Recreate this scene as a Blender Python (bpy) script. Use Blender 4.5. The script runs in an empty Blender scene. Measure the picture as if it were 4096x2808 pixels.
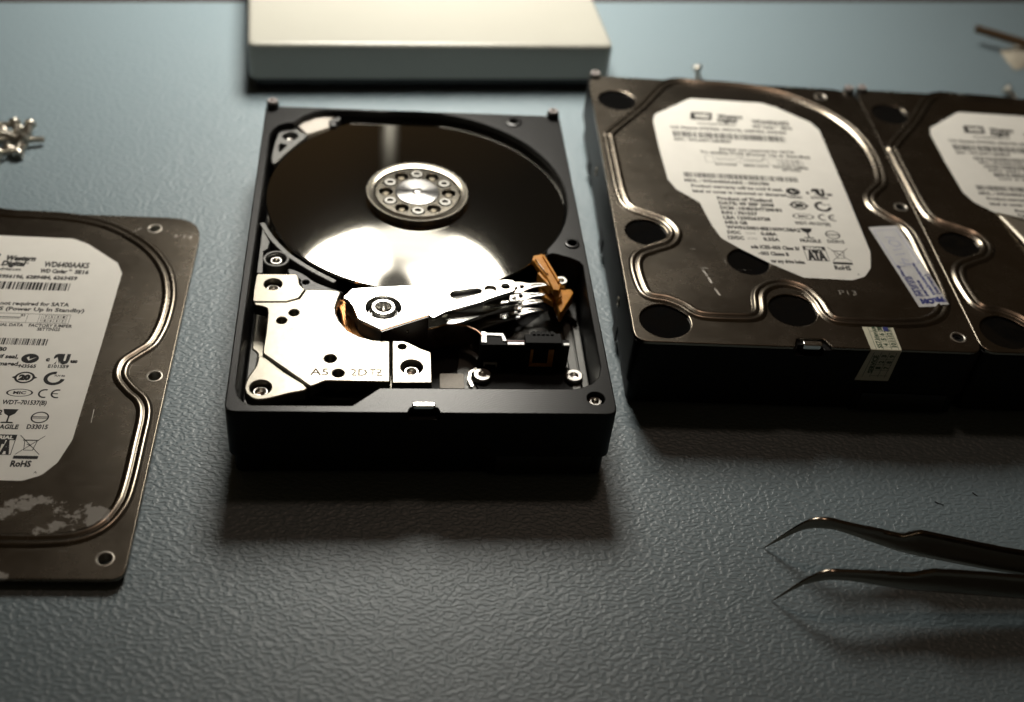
import bpy, math, random
from mathutils import Vector, Matrix
from mathutils.geometry import tessellate_polygon
R = math.radians
S = 0.001                      # everything below is written in millimetres
C = bpy.context.scene.collection
scn = bpy.context.scene

# ------------------------------------------------------------------ camera
cam_d = bpy.data.cameras.new("camera"); cam = bpy.data.objects.new("camera", cam_d); C.objects.link(cam)
cam_d.sensor_width = 36.0; cam_d.lens = 4808.73 / 4096 * 36.0
cam_d.clip_start = 0.01; cam_d.clip_end = 20.0
rot = Matrix.Rotation(-0.15768652, 4, 'Z') @ Matrix.Rotation(0.83524436, 4, 'X') @ Matrix.Rotation(0.11984911, 4, 'Z')
cam.matrix_world = Matrix.Translation(Vector((-13.918, -217.911, 246.867)) * S) @ rot
cam_d.dof.use_dof = True; cam_d.dof.focus_distance = 0.330; cam_d.dof.aperture_fstop = 8.4
scn.camera = cam

# ------------------------------------------------------------------ world: an unlit room
w = bpy.data.worlds.new("World"); scn.world = w; w.use_nodes = True
nt = w.node_tree; bg = nt.nodes["Background"]
tc = nt.nodes.new("ShaderNodeTexCoord"); nz = nt.nodes.new("ShaderNodeTexNoise"); nz.inputs["Scale"].default_value = 3.6
nz.inputs["Detail"].default_value = 1.5
rp = nt.nodes.new("ShaderNodeValToRGB")
rp.color_ramp.elements[0].position = .42; rp.color_ramp.elements[0].color = (.009, .0075, .0058, 1)
rp.color_ramp.elements[1].position = .68; rp.color_ramp.elements[1].color = (.040, .025, .0115, 1)
nt.links.new(tc.outputs["Generated"], nz.inputs["Vector"]); nt.links.new(nz.outputs["Fac"], rp.inputs["Fac"])
nt.links.new(rp.outputs["Color"], bg.inputs["Color"]); bg.inputs["Strength"].default_value = 1.0

scn.view_settings.view_transform = 'Standard'; scn.view_settings.look = 'None'
scn.view_settings.gamma = 1.0; scn.view_settings.exposure = 0.0; scn.view_settings.use_curve_mapping = False
scn.cycles.use_denoising = True
scn.cycles.max_bounces = 8; scn.cycles.glossy_bounces = 5; scn.cycles.diffuse_bounces = 3
scn.cycles.sample_clamp_indirect = 6.0
LAMP = 57.0; BEAM = 2.2

# dim warm ceiling light of the room, high above: a faint reddish fill in the shadows
cl = bpy.data.lights.new("ceiling_light", 'AREA'); cl.shape = 'DISK'; cl.size = .16; cl.energy = 1.1; cl.color = (1.0, .70, .53)
clo = bpy.data.objects.new("ceiling_light", cl); C.objects.link(clo); clo.location = (.23, .54, 1.5)
clo.rotation_euler = (Vector((.02, 0, 0)) - clo.location).to_track_quat('-Z', 'Y').to_euler()

# ------------------------------------------------------------------ materials
def mat(name, col, metal=0., rough=.5, spec=.5, bump=None, rvar=None, cvar=None, coat=0., aniso=0., arot=0., stretch=None, emit=0.):
    m = bpy.data.materials.new(name); m.use_nodes = True
    n = m.node_tree; p = n.nodes["Principled BSDF"]; L = n.links.new
    p.inputs["Base Color"].default_value = (*col, 1); p.inputs["Metallic"].default_value = metal
    p.inputs["Roughness"].default_value = rough; p.inputs["Specular IOR Level"].default_value = spec
    if coat: p.inputs["Coat Weight"].default_value = coat; p.inputs["Coat Roughness"].default_value = .08
    t = n.nodes.new("ShaderNodeTexCoord"); vec = t.outputs["Object"]
    if stretch:
        mp = n.nodes.new("ShaderNodeMapping"); mp.inputs["Scale"].default_value = stretch[:3]
        if len(stretch) > 3: mp.inputs["Rotation"].default_value = (0, 0, stretch[3])
        L(vec, mp.inputs["Vector"]); vec = mp.outputs["Vector"]
    def noise(sc, det=3.):
        a = n.nodes.new("ShaderNodeTexNoise"); a.inputs["Scale"].default_value = sc; a.inputs["Detail"].default_value = det
        L(vec, a.inputs["Vector"]); return a.outputs["Fac"]
    def rng(fac, lo, hi, a=.3, b=.7):
        q = n.nodes.new("ShaderNodeMapRange"); q.inputs["From Min"].default_value = a; q.inputs["From Max"].default_value = b
        q.inputs["To Min"].default_value = lo; q.inputs["To Max"].default_value = hi; L(fac, q.inputs["Value"]); return q.outputs["Result"]
    if rvar: L(rng(noise(rvar[0]), rough - rvar[1], rough + rvar[1]), p.inputs["Roughness"])
    if cvar:
        mx = n.nodes.new("ShaderNodeMix"); mx.data_type = 'RGBA'
        mx.inputs["A"].default_value = (*[max(0, c * (1 - cvar[1])) for c in col], 1)
        mx.inputs["B"].default_value = (*[min(1, c * (1 + cvar[1])) for c in col], 1)
        L(rng(noise(cvar[0], 5), 0, 1), mx.inputs["Factor"]); L(mx.outputs["Result"], p.inputs["Base Color"])
    if bump:
        b = n.nodes.new("ShaderNodeBump"); b.inputs["Strength"].default_value = bump[1]; b.inputs["Distance"].default_value = bump[2] * S
        L(noise(bump[0]), b.inputs["Height"]); L(b.outputs["Normal"], p.inputs["Normal"])
    if aniso:
        p.inputs["Anisotropic"].default_value = aniso; p.inputs["Anisotropic Rotation"].default_value = arot
        tg = n.nodes.new("ShaderNodeTangent"); tg.direction_type = 'RADIAL'; tg.axis = 'Z'; L(tg.outputs["Tangent"], p.inputs["Tangent"])
    return m

M = {}
M['black'] = mat('black_cast_paint', (.022, .022, .021), 0., .36, .55, bump=(2600, .12, .05), rvar=(900, .06))
# machined black rim: fine curved cutter marks
M['side'] = mat('bare_black_side', (.008, .008, .008), .0, .48, .16, bump=(1200, .15, .06))
M['dark'] = mat('dark_casting_inside', (.035, .035, .034), .2, .45, .4, bump=(1500, .2, .05))
M['grey'] = mat('grey_bare_aluminium', (.115, .115, .11), .6, .46, .5, bump=(3000, .1, .04), rvar=(800, .06))
M['nickel'] = mat('brushed_nickel', (.31, .29, .245), 1., .34, .5, bump=(4200, .02, .02), rvar=(700, .05), cvar=(500, .04))
M['alu'] = mat('bright_aluminium', (.80, .79, .76), 1., .20, .5, rvar=(1200, .05))
M['steel'] = mat('stainless_steel', (.58, .55, .50), 1., .24, .5, bump=(5000, .06, .02))
M['screw'] = mat('screw_steel', (.62, .60, .56), 1., .28, .5)
M['screwdark'] = mat('screw_socket', (.10, .085, .06), .8, .4, .5)
M['clamp'] = mat('clamp_ring_metal', (.40, .37, .31), 1., .13, .5)
M['cap'] = mat('turned_cap_metal', (.36, .355, .345), 1., .20, .5, aniso=.9, arot=.25)
M['mirror'] = mat('platter_mirror', (.72, .69, .62), 1., .035, .5)
M['copper'] = mat('copper_coil', (.62, .30, .12), 1., .28, .5, stretch=(1, 1, 1), bump=(5000, .3, .05))
M['orange'] = mat('orange_plastic', (.66, .29, .05), 0., .18, .6, cvar=(400, .12))
M['amber'] = mat('amber_film', (.30, .12, .02), .2, .22, .6)
M['brownfilm'] = mat('dark_flex_film', (.035, .018, .008), .1, .22, .6)
M['plastic'] = mat('black_plastic', (.010, .010, .010), 0., .30, .5)
M['pin'] = mat('white_pin_metal', (.72, .72, .70), .3, .35, .5)
M['white'] = mat('white_filter_cloth', (.62, .58, .52), 0., .8, .3, bump=(2200, .3, .1), cvar=(1400, .06))
M['plug'] = mat('glossy_black_foil', (.004, .004, .004), 0., .09, .35, bump=(260, .3, .2))
M['paper'] = mat('label_paper', (.74, .725, .675), 0., .5, .35, cvar=(160, .025), bump=(900, .05, .03))
M['paper2'] = mat('sticker_paper', (.56, .56, .56), 0., .5, .35, cvar=(300, .05))
M['paper3'] = mat('dated_sticker_paper', (.62, .60, .47), 0., .5, .35, cvar=(300, .05))
M['ink'] = mat('black_ink', (.012, .012, .012), 0., .45, .4)
M['ink_blue'] = mat('blue_ink', (.03, .04, .19), 0., .5, .4)
M['ink_pen'] = mat('blue_pen', (.22, .25, .48), 0., .5, .4)
M['ink_green'] = mat('green_ink', (.03, .07, .035), 0., .5, .4)
M['engrave'] = mat('engraved_line', (.07, .035, .018), .0, .6, .3)
M['scratch'] = mat('bare_scratch', (.60, .57, .52), .7, .45, .5, cvar=(2500, .5))
M['cream'] = mat('cream_plastic', (.335, .328, .288), 0., .30, .5, bump=(1500, .05, .05), cvar=(30, .02))
M['cream_side'] = M['cream']
M['desk'] = mat('dark_desk', (.03, .025, .02), 0., .5, .4)
M['shade'] = mat('lamp_shade', (.5, .5, .5), 0., .5, .4)
M['pole'] = mat('lamp_pole', (.30, .30, .29), .2, .4, .5)
M['holerim'] = mat('worn_hole_rim', (.42, .39, .34), .9, .40, .5)
M['hubscrew'] = mat('hub_screw_steel', (.20, .195, .18), .9, .35, .5)
M['blockplastic'] = mat('matt_black_plastic', (.006, .006, .006), 0., .55, .12)
M['postcap'] = mat('dull_post_cap', (.30, .27, .26), .0, .5, .4)
M['film'] = mat('clear_film_over_steel', (.40, .36, .30), .8, .42, .5, bump=(120, .3, .3))
M['cloth'] = mat('beige_cloth', (.33, .30, .24), 0., .8, .3, cvar=(200, .2))
M['rodm'] = mat('brown_steel', (.10, .06, .03), .6, .4, .5)
M['hair'] = mat('dark_fibre', (.01, .01, .01), 0., .6, .3)

def cover_mat(name, wear):
    m = mat(name, (.30, .27, .235), 1., .25, .5)
    n = m.node_tree; L = n.links.new; p = n.nodes["Principled BSDF"]
    t = n.nodes.new("ShaderNodeTexCoord")
    def noise(sc, det, st=(1, 1, 1)):
        mp = n.nodes.new("ShaderNodeMapping"); mp.inputs["Scale"].default_value = st; L(t.outputs["Object"], mp.inputs["Vector"])
        a = n.nodes.new("ShaderNodeTexNoise"); a.inputs["Scale"].default_value = sc; a.inputs["Detail"].default_value = det
        a.inputs["Roughness"].default_value = .65; L(mp.outputs["Vector"], a.inputs["Vector"]); return a.outputs["Fac"]
    def rng(f, a, b, lo, hi):
        q = n.nodes.new("ShaderNodeMapRange"); q.inputs["From Min"].default_value = a; q.inputs["From Max"].default_value = b
        q.inputs["To Min"].default_value = lo; q.inputs["To Max"].default_value = hi; L(f, q.inputs["Value"]); return q.outputs["Result"]
    def math_(op, a, b):
        q = n.nodes.new("ShaderNodeMath"); q.operation = op
        for i, x in enumerate((a, b)):
            if isinstance(x, (int, float)): q.inputs[i].default_value = x
            else: L(x, q.inputs[i])
        return q.outputs[0]
    smear = rng(noise(40, 4), .35, .7, -.02, .04)
    fine = rng(noise(420, 6), .3, .7, -.008, .012)
    L(math_('ADD', math_('ADD', smear, fine), .255), p.inputs["Roughness"])
    grime = rng(noise(90, 8), .35, .68, 0, 1)
    mx = n.nodes.new("ShaderNodeMix"); mx.data_type = 'RGBA'; L(grime, mx.inputs["Factor"])
    mx.inputs["A"].default_value = (.232, .200, .160, 1); mx.inputs["B"].default_value = (.250, .220, .180, 1)
    out = mx.outputs["Result"]
    # thin random hairline scratches
    for k, (ang, th) in enumerate(((.6, .735), (2.1, .745), (-.35, .74))):
        mp = n.nodes.new("ShaderNodeMapping"); mp.inputs["Rotation"].default_value = (0, 0, ang); mp.inputs["Scale"].default_value = (1, 34, 1)
        mp.inputs["Location"].default_value = (k * .37, .1, 0)
        L(t.outputs["Object"], mp.inputs["Vector"])
        a = n.nodes.new("ShaderNodeTexNoise"); a.inputs["Scale"].default_value = 110; a.inputs["Detail"].default_value = 1; L(mp.outputs["Vector"], a.inputs["Vector"])
        f = rng(a.outputs["Fac"], th, th + .03, 0, .55)
        m2 = n.nodes.new("ShaderNodeMix"); m2.data_type = 'RGBA'; L(f, m2.inputs["Factor"]); L(out, m2.inputs["A"]); m2.inputs["B"].default_value = (.62, .60, .56, 1)
        out = m2.outputs["Result"]
    if wear:
        sx = n.nodes.new("ShaderNodeSeparateXYZ"); L(t.outputs["Object"], sx.inputs[0])
        f = None
        for (cx, cy, rx, ry) in wear:
            dx = math_('DIVIDE', math_('SUBTRACT', sx.outputs[0], cx * S), rx * S); dy = math_('DIVIDE', math_('SUBTRACT', sx.outputs[1], cy * S), ry * S)
            d = math_('ADD', math_('MULTIPLY', dx, dx), math_('MULTIPLY', dy, dy))
            g = math_('SUBTRACT', 1.0, d)
            f = g if f is None else math_('MAXIMUM', f, g)
        f = math_('ADD', math_('MULTIPLY', f, .22), noise(150, 6))
        f = rng(f, .62, .67, 0, 1)
        m2 = n.nodes.new("ShaderNodeMix"); m2.data_type = 'RGBA'; L(f, m2.inputs["Factor"]); L(out, m2.inputs["A"]); m2.inputs["B"].default_value = (.34, .32, .29, 1)
        out = m2.outputs["Result"]; L(math_('SUBTRACT', 1.0, math_('MULTIPLY', f, .75)), p.inputs["Metallic"])
    L(out, p.inputs["Base Color"])
    return m
M['cover'] = cover_mat('brushed_steel_cover', None)
M['cover_worn'] = cover_mat('worn_steel_cover', [(37, 21, 11, 5.5), (31, 16, 8, 4), (22, 24, 7, 3), (17, 20, 5, 6), (20, 1, 6, 2), (27, 25, 12, 3)])

# rim of the casting: circular cutter marks in the gloss
def rim_mat():
    m = mat('machined_black_rim', (.011, .011, .011), .0, .29, .36)
    n = m.node_tree; L = n.links.new; p = n.nodes["Principled BSDF"]
    t = n.nodes.new("ShaderNodeTexCoord"); mp = n.nodes.new("ShaderNodeMapping"); mp.inputs["Location"].default_value = (-.030, .022, 0)
    L(t.outputs["Object"], mp.inputs["Vector"])
    wv = n.nodes.new("ShaderNodeTexWave"); wv.wave_type = 'RINGS'; wv.rings_direction = 'Z'; wv.inputs["Scale"].default_value = 420
    wv.inputs["Distortion"].default_value = 5; wv.inputs["Detail"].default_value = 4; wv.inputs["Detail Scale"].default_value = 3
    L(mp.outputs["Vector"], wv.inputs["Vector"])
    b = n.nodes.new("ShaderNodeBump"); b.inputs["Strength"].default_value = .16; b.inputs["Distance"].default_value = .05 * S
    L(wv.outputs["Fac"], b.inputs["Height"])
    a = n.nodes.new("ShaderNodeTexNoise"); a.inputs["Scale"].default_value = 2500; L(t.outputs["Object"], a.inputs["Vector"])
    b2 = n.nodes.new("ShaderNodeBump"); b2.inputs["Strength"].default_value = .12; b2.inputs["Distance"].default_value = .05 * S
    L(a.outputs["Fac"], b2.inputs["Height"]); L(b.outputs["Normal"], b2.inputs["Normal"]); L(b2.outputs["Normal"], p.inputs["Normal"])
    return m
M['rim'] = rim_mat()

# ------------------------------------------------------------------ mesh builder
def area(l): return .5 * sum(l[i][0] * l[(i + 1) % len(l)][1] - l[(i + 1) % len(l)][0] * l[i][1] for i in range(len(l)))
def inset(l, d):
    out = []; n = len(l)
    for i in range(n):
        p = Vector(l[i - 1][:2]); c = Vector(l[i][:2]); q = Vector(l[(i + 1) % n][:2])
        a = (c - p); b = (q - c)
        if a.length < 1e-6: a = b
        if b.length < 1e-6: b = a
        a = a.normalized(); b = b.normalized()
        na = Vector((-a.y, a.x)); nb = Vector((-b.y, b.x)); m = na + nb
        k = max(.35, 1 + na.dot(nb)); m = m / k
        out.append((c.x + m.x * d, c.y + m.y * d))
    return out
def circ(x, y, r, n=28, ry=None): return [(x + r * math.cos(2 * math.pi * i / n), y + (ry or r) * math.sin(2 * math.pi * i / n)) for i in range(n)]
def slot(x0, y0, x1, y1, r, r2=None, n=8):
    r2 = r2 or r; a = math.atan2(y1 - y0, x1 - x0)
    return [(x1 + r2 * math.cos(a - math.pi / 2 + math.pi * i / n), y1 + r2 * math.sin(a - math.pi / 2 + math.pi * i / n)) for i in range(n + 1)] + \
           [(x0 + r * math.cos(a + math.pi / 2 + math.pi * i / n), y0 + r * math.sin(a + math.pi / 2 + math.pi * i / n)) for i in range(n + 1)]
def rnd(pts, r, n=4):
    """round the corners of a polygon; a point may carry its own radius"""
    out = []; N = len(pts)
    for i in range(N):
        p = Vector(pts[i - 1][:2]); c = Vector(pts[i][:2]); q = Vector(pts[(i + 1) % N][:2]); rr = pts[i][2] if len(pts[i]) > 2 else r
        a = p - c; b = q - c; la, lb = a.length, b.length
        ang = a.angle(b) if la > 0 and lb > 0 else math.pi
        if rr <= 0 or ang > 3.05: out.append((c.x, c.y)); continue
        d = min(rr / math.tan(ang / 2), la * .48, lb * .48)
        s = c + a / la * d; e = c + b / lb * d
        for k in range(n + 1):
            t = k / n; out.append(tuple((s * (1 - t) ** 2 + c * 2 * t * (1 - t) + e * t * t)))
    return out
def catmull(pts, n=4, closed=True):
    out = []; N = len(pts); rg = range(N) if closed else range(N - 1)
    for i in rg:
        g = lambda k: Vector(pts[k % N]) if closed else Vector(pts[min(max(k, 0), N - 1)])
        a, b, c, d = g(i - 1), g(i), g(i + 1), g(i + 2)
        for k in range(n):
            t = k / n
            out.append(tuple(.5 * ((2 * b) + (c - a) * t + (2 * a - 5 * b + 4 * c - d) * t * t + (3 * b - a - 3 * c + d) * t ** 3)))
    if not closed: out.append(tuple(pts[-1]))
    return out

_txt = {}
def text_geo(s, bold=0.):
    k = (s, bold)
    if k not in _txt:
        cu = bpy.data.curves.new("t", 'FONT'); cu.body = s; cu.size = 1; cu.offset = bold; cu.resolution_u = 2
        o = bpy.data.objects.new("t", cu); C.objects.link(o)
        dg = bpy.context.evaluated_depsgraph_get(); me = bpy.data.meshes.new_from_object(o.evaluated_get(dg))
        vs = [tuple(v.co) for v in me.vertices]; fs = [tuple(f.vertices) for f in me.polygons]
        bpy.data.objects.remove(o); bpy.data.meshes.remove(me); bpy.data.curves.remove(cu)
        x0 = min((v[0] for v in vs), default=0); x1 = max((v[0] for v in vs), default=1)
        _txt[k] = (vs, fs, x0, x1)
    return _txt[k]

class B:
    def __init__(self): self.v = []; self.f = []; self.mi = []; self.cur = 0
    def add(self, vs, fs):
        o = len(self.v); self.v += [tuple(x) for x in vs]; self.f += [tuple(i + o for i in f) for f in fs]; self.mi += [self.cur] * len(fs)
        return self
    def plate(self, outline, z0, z1, holes=(), bev=.25, steps=2, bottom=True, topmat=None):
        loops = [[p[:2] for p in outline]] + [[p[:2] for p in h] for h in holes]
        loops = [l if (area(l) > 0) == (i == 0) else l[::-1] for i, l in enumerate(loops)]
        bev = min(bev, (z1 - z0) * .5)
        prof = [(0, z0)] + ([(bev * (1 - math.cos(t)), z1 - bev + bev * math.sin(t)) for t in [math.pi / 2 * k / steps for k in range(steps + 1)]] if bev > 0 else [(0, z1)])
        top = []
        for l in loops:
            rings = [[(*p, z) for p in (inset(l, d) if d else l)] for d, z in prof]
            n = len(l); vs = [p for r in rings for p in r]; fs = []
            for k in range(len(rings) - 1):
                for i in range(n):
                    j = (i + 1) % n; fs.append((k * n + i, k * n + j, (k + 1) * n + j, (k + 1) * n + i))
            self.add(vs, fs); top.append(rings)
        for idx, up in ((-1, True), (0, False)):
            if not up and not bottom: continue
            ls = [[Vector(p) for p in r[idx]] for r in top]
            flat = [tuple(p) for l in ls for p in l]; tri = tessellate_polygon(ls)
            fs = []
            for t in tri:
                a, b, c = (flat[i] for i in t)
                s = (b[0] - a[0]) * (c[1] - a[1]) - (b[1] - a[1]) * (c[0] - a[0])
                if abs(s) < 1e-9: continue
                fs.append(tuple(t) if (s > 0) == up else tuple(t)[::-1])
            old = self.cur
            if up and topmat is not None: self.cur = topmat
            self.add(flat, fs); self.cur = old
        return self
    def box(self, x0, x1, y0, y1, z0, z1, bev=.2, a=0.):
        cx, cy = (x0 + x1) / 2, (y0 + y1) / 2; ca, sa = math.cos(a), math.sin(a)
        pts = [(cx + ca * (x - cx) - sa * (y - cy), cy + sa * (x - cx) + ca * (y - cy)) for x, y in ((x0, y0), (x1, y0), (x1, y1), (x0, y1))]
        return self.plate(pts, z0, z1, bev=bev)
    def lathe(self, prof, cx=0, cy=0, n=64, close=False, cap=(True, True)):
        vs = []; fs = []; m = len(prof)
        for i in range(n):
            a = 2 * math.pi * i / n
            vs += [(cx + r * math.cos(a), cy + r * math.sin(a), z) for r, z in prof]
        for i in range(n):
            j = (i + 1) % n
            for k in range(m if close else m - 1):
                k2 = (k + 1) % m; fs.append((i * m + k, j * m + k, j * m + k2, i * m + k2))
        # orientation: profile goes from outside bottom up and in -> outward normals
        if not close:
            for q, (k, up) in enumerate(((0, False), (m - 1, True))):
                if cap[q] and prof[k][0] > 1e-6:
                    f = tuple(i * m + k for i in range(n)); fs.append(f if up else f[::-1])
        return self.add(vs, fs)
    def sweep(self, path, sec, z=0., closed=True, zf=None):
        vs = []; fs = []; N = len(path); m = len(sec)
        for i in range(N):
            p = Vector(path[i - 1] if closed or i else path[0]); q = Vector(path[(i + 1) % N] if closed or i < N - 1 else path[-1])
            d = (q - p).normalized(); nn = Vector((-d.y, d.x)); c = Vector(path[i])
            for o, h in sec:
                pt = c + nn * o; vs.append((pt.x, pt.y, z + h + (zf(pt.x, pt.y) if zf else 0)))
        for i in range(N if closed else N - 1):
            j = (i + 1) % N
            for k in range(m - 1): fs.append((i * m + k, i * m + k + 1, j * m + k + 1, j * m + k)[::-1])
        return self.add(vs, fs)
    def tube(self, path, r, n=10, rf=None):
        vs = []; fs = []; N = len(path); P = [Vector(p) for p in path]
        for i in range(N):
            d = (P[min(i + 1, N - 1)] - P[max(i - 1, 0)]).normalized(); u = Vector((0, 0, 1)).cross(d)
            if u.length < 1e-3: u = Vector((1, 0, 0))
            u.normalize(); w_ = d.cross(u); rr = rf(i / (N - 1)) if rf else r
            vs += [tuple(P[i] + (u * math.cos(2 * math.pi * k / n) + w_ * math.sin(2 * math.pi * k / n)) * rr) for k in range(n)]
        for i in range(N - 1):
            for k in range(n):
                j = (k + 1) % n; fs.append((i * n + k, i * n + j, (i + 1) * n + j, (i + 1) * n + k))
        fs.append(tuple(range(n))[::-1]); fs.append(tuple((N - 1) * n + k for k in range(n)))
        return self.add(vs, fs)
    def flat(self, pts, z):
        ls = [[Vector((p[0], p[1], 0)) for p in pts]]
        fs = []
        for t in tessellate_polygon(ls):
            a, b, c = (pts[i] for i in t); s = (b[0] - a[0]) * (c[1] - a[1]) - (b[1] - a[1]) * (c[0] - a[0])
            if abs(s) > 1e-9: fs.append(tuple(t) if s > 0 else tuple(t)[::-1])
        return self.add([(p[0], p[1], z) for p in pts], fs)
    def line(self, pts, w, z, closed=False):
        P = list(pts) + ([pts[0]] if closed else [])
        for a, b in zip(P, P[1:]):
            d = (Vector(b) - Vector(a)); 
            if d.length < 1e-6: continue
            d.normalize(); n = Vector((-d.y, d.x)) * w / 2; a = Vector(a) - d * w / 2; b = Vector(b) + d * w / 2
            self.add([(*(a - n), z), (*(b - n), z), (*(b + n), z), (*(a + n), z)], [(0, 1, 2, 3)])
        return self
    def ring(self, x, y, r0, r1, z, ry=1., a0=0., a1=360., n=40):
        vs = []; fs = []
        for i in range(n + 1):
            a = R(a0 + (a1 - a0) * i / n)
            vs += [(x + r0 * math.cos(a), y + r0 * ry * math.sin(a), z), (x + r1 * math.cos(a), y + r1 * ry * math.sin(a), z)]
        for i in range(n): fs.append((2 * i, 2 * i + 1, 2 * i + 3, 2 * i + 2))
        return self.add(vs, fs)
    def text(self, s, x0, x1, y, cap, z, bold=.012, rot=0., mirror=False, shear=0.):
        if bold > 0: bold = bold * 1.3 + .026; cap *= 1.07
        """s set between x0 and x1 on baseline y, capitals cap high; rot turns it about (x0, y)"""
        vs, fs, a, b = text_geo(s, bold); k = cap / .70; sx = (x1 - x0) / (b - a)
        ca, sa = math.cos(rot), math.sin(rot); out = []
        for v in vs:
            u = (v[0] - a) * sx; t = v[1] * k
            if mirror: u = (x1 - x0) - u
            u += t * shear
            out.append((x0 + ca * u - sa * t, y + sa * u + ca * t, z))
        return self.add(out, [f[::-1] for f in fs] if mirror else fs)
    def xf(self, M4):
        self.v = [tuple(M4 @ Vector(p)) for p in self.v]; return self
    def build(self, name, mats, parent=None, smooth=34):
        me = bpy.data.meshes.new(name); me.from_pydata([(a * S, b * S, c * S) for a, b, c in self.v], [], self.f)
        mats = mats if isinstance(mats, (list, tuple)) else [mats]
        for m in mats: me.materials.append(M[m] if isinstance(m, str) else m)
        if len(mats) > 1: me.polygons.foreach_set("material_index", self.mi)
        if smooth:
            me.polygons.foreach_set("use_smooth", [True] * len(me.polygons)); me.set_sharp_from_angle(angle=R(smooth))
        me.validate(); me.update()
        o = bpy.data.objects.new(name, me); C.objects.link(o)
        if parent: o.parent = parent
        return o

def tag(o, label=None, cat=None, group=None, kind=None):
    if label: o['label'] = label
    if cat: o['category'] = cat
    if group: o['group'] = group
    if kind: o['kind'] = kind
    return o
def thing(name, label, cat, x=0, y=0, z=0, rz=0., group=None):
    o = bpy.data.objects.new(name, None); C.objects.link(o); o.empty_display_size = .01
    o.location = (x * S, y * S, z * S); o.rotation_euler = (0, 0, rz)
    return tag(o, label, cat, group)
def copy_tree(o, parent=None):
    c = o.copy(); C.objects.link(c)
    if parent: c.parent = parent
    for ch in list(o.children): copy_tree(ch, c)
    return c

# ------------------------------------------------------------------ the bench: desk and textured mat
B().flat([(-900, -700), (900, -700), (900, 1100), (-900, 1100)], -2.6).build('desk', 'desk', smooth=0)['kind'] = 'structure'
def mat_material():
    m = mat('blue_vinyl_mat', (.155, .206, .232), 0., .47, .85)
    n = m.node_tree; L = n.links.new; p = n.nodes["Principled BSDF"]
    t = n.nodes.new("ShaderNodeTexCoord")
    mp = n.nodes.new("ShaderNodeMapping"); mp.inputs["Rotation"].default_value = (0, 0, R(48)); mp.inputs["Scale"].default_value = (.62, 1, 1)
    L(t.outputs["Object"], mp.inputs["Vector"])
    a = n.nodes.new("ShaderNodeTexNoise"); a.inputs["Scale"].default_value = 1060; a.inputs["Detail"].default_value = .5; a.inputs["Distortion"].default_value = .35
    L(mp.outputs["Vector"], a.inputs["Vector"])
    r = n.nodes.new("ShaderNodeMapRange"); r.interpolation_type = 'SMOOTHSTEP'; r.inputs["From Min"].default_value = .38; r.inputs["From Max"].default_value = .64
    L(a.outputs["Fac"], r.inputs["Value"])
    b = n.nodes.new("ShaderNodeBump"); b.inputs["Strength"].default_value = 1.0; b.inputs["Distance"].default_value = .098 * S
    L(r.outputs["Result"], b.inputs["Height"])
    f = n.nodes.new("ShaderNodeTexNoise"); f.inputs["Scale"].default_value = 2400; f.inputs["Detail"].default_value = 2; L(t.outputs["Object"], f.inputs["Vector"])
    b2 = n.nodes.new("ShaderNodeBump"); b2.inputs["Strength"].default_value = .22; b2.inputs["Distance"].default_value = .05 * S
    L(f.outputs["Fac"], b2.inputs["Height"]); L(b.outputs["Normal"], b2.inputs["Normal"]); L(b2.outputs["Normal"], p.inputs["Normal"])
    return m
M['mat'] = mat_material()
B().plate([(-620, -420), (620, -420), (620, 342.5), (-620, 215.5)], -2.5, 0, bev=.6).build('mat', 'mat')['kind'] = 'structure'

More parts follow.
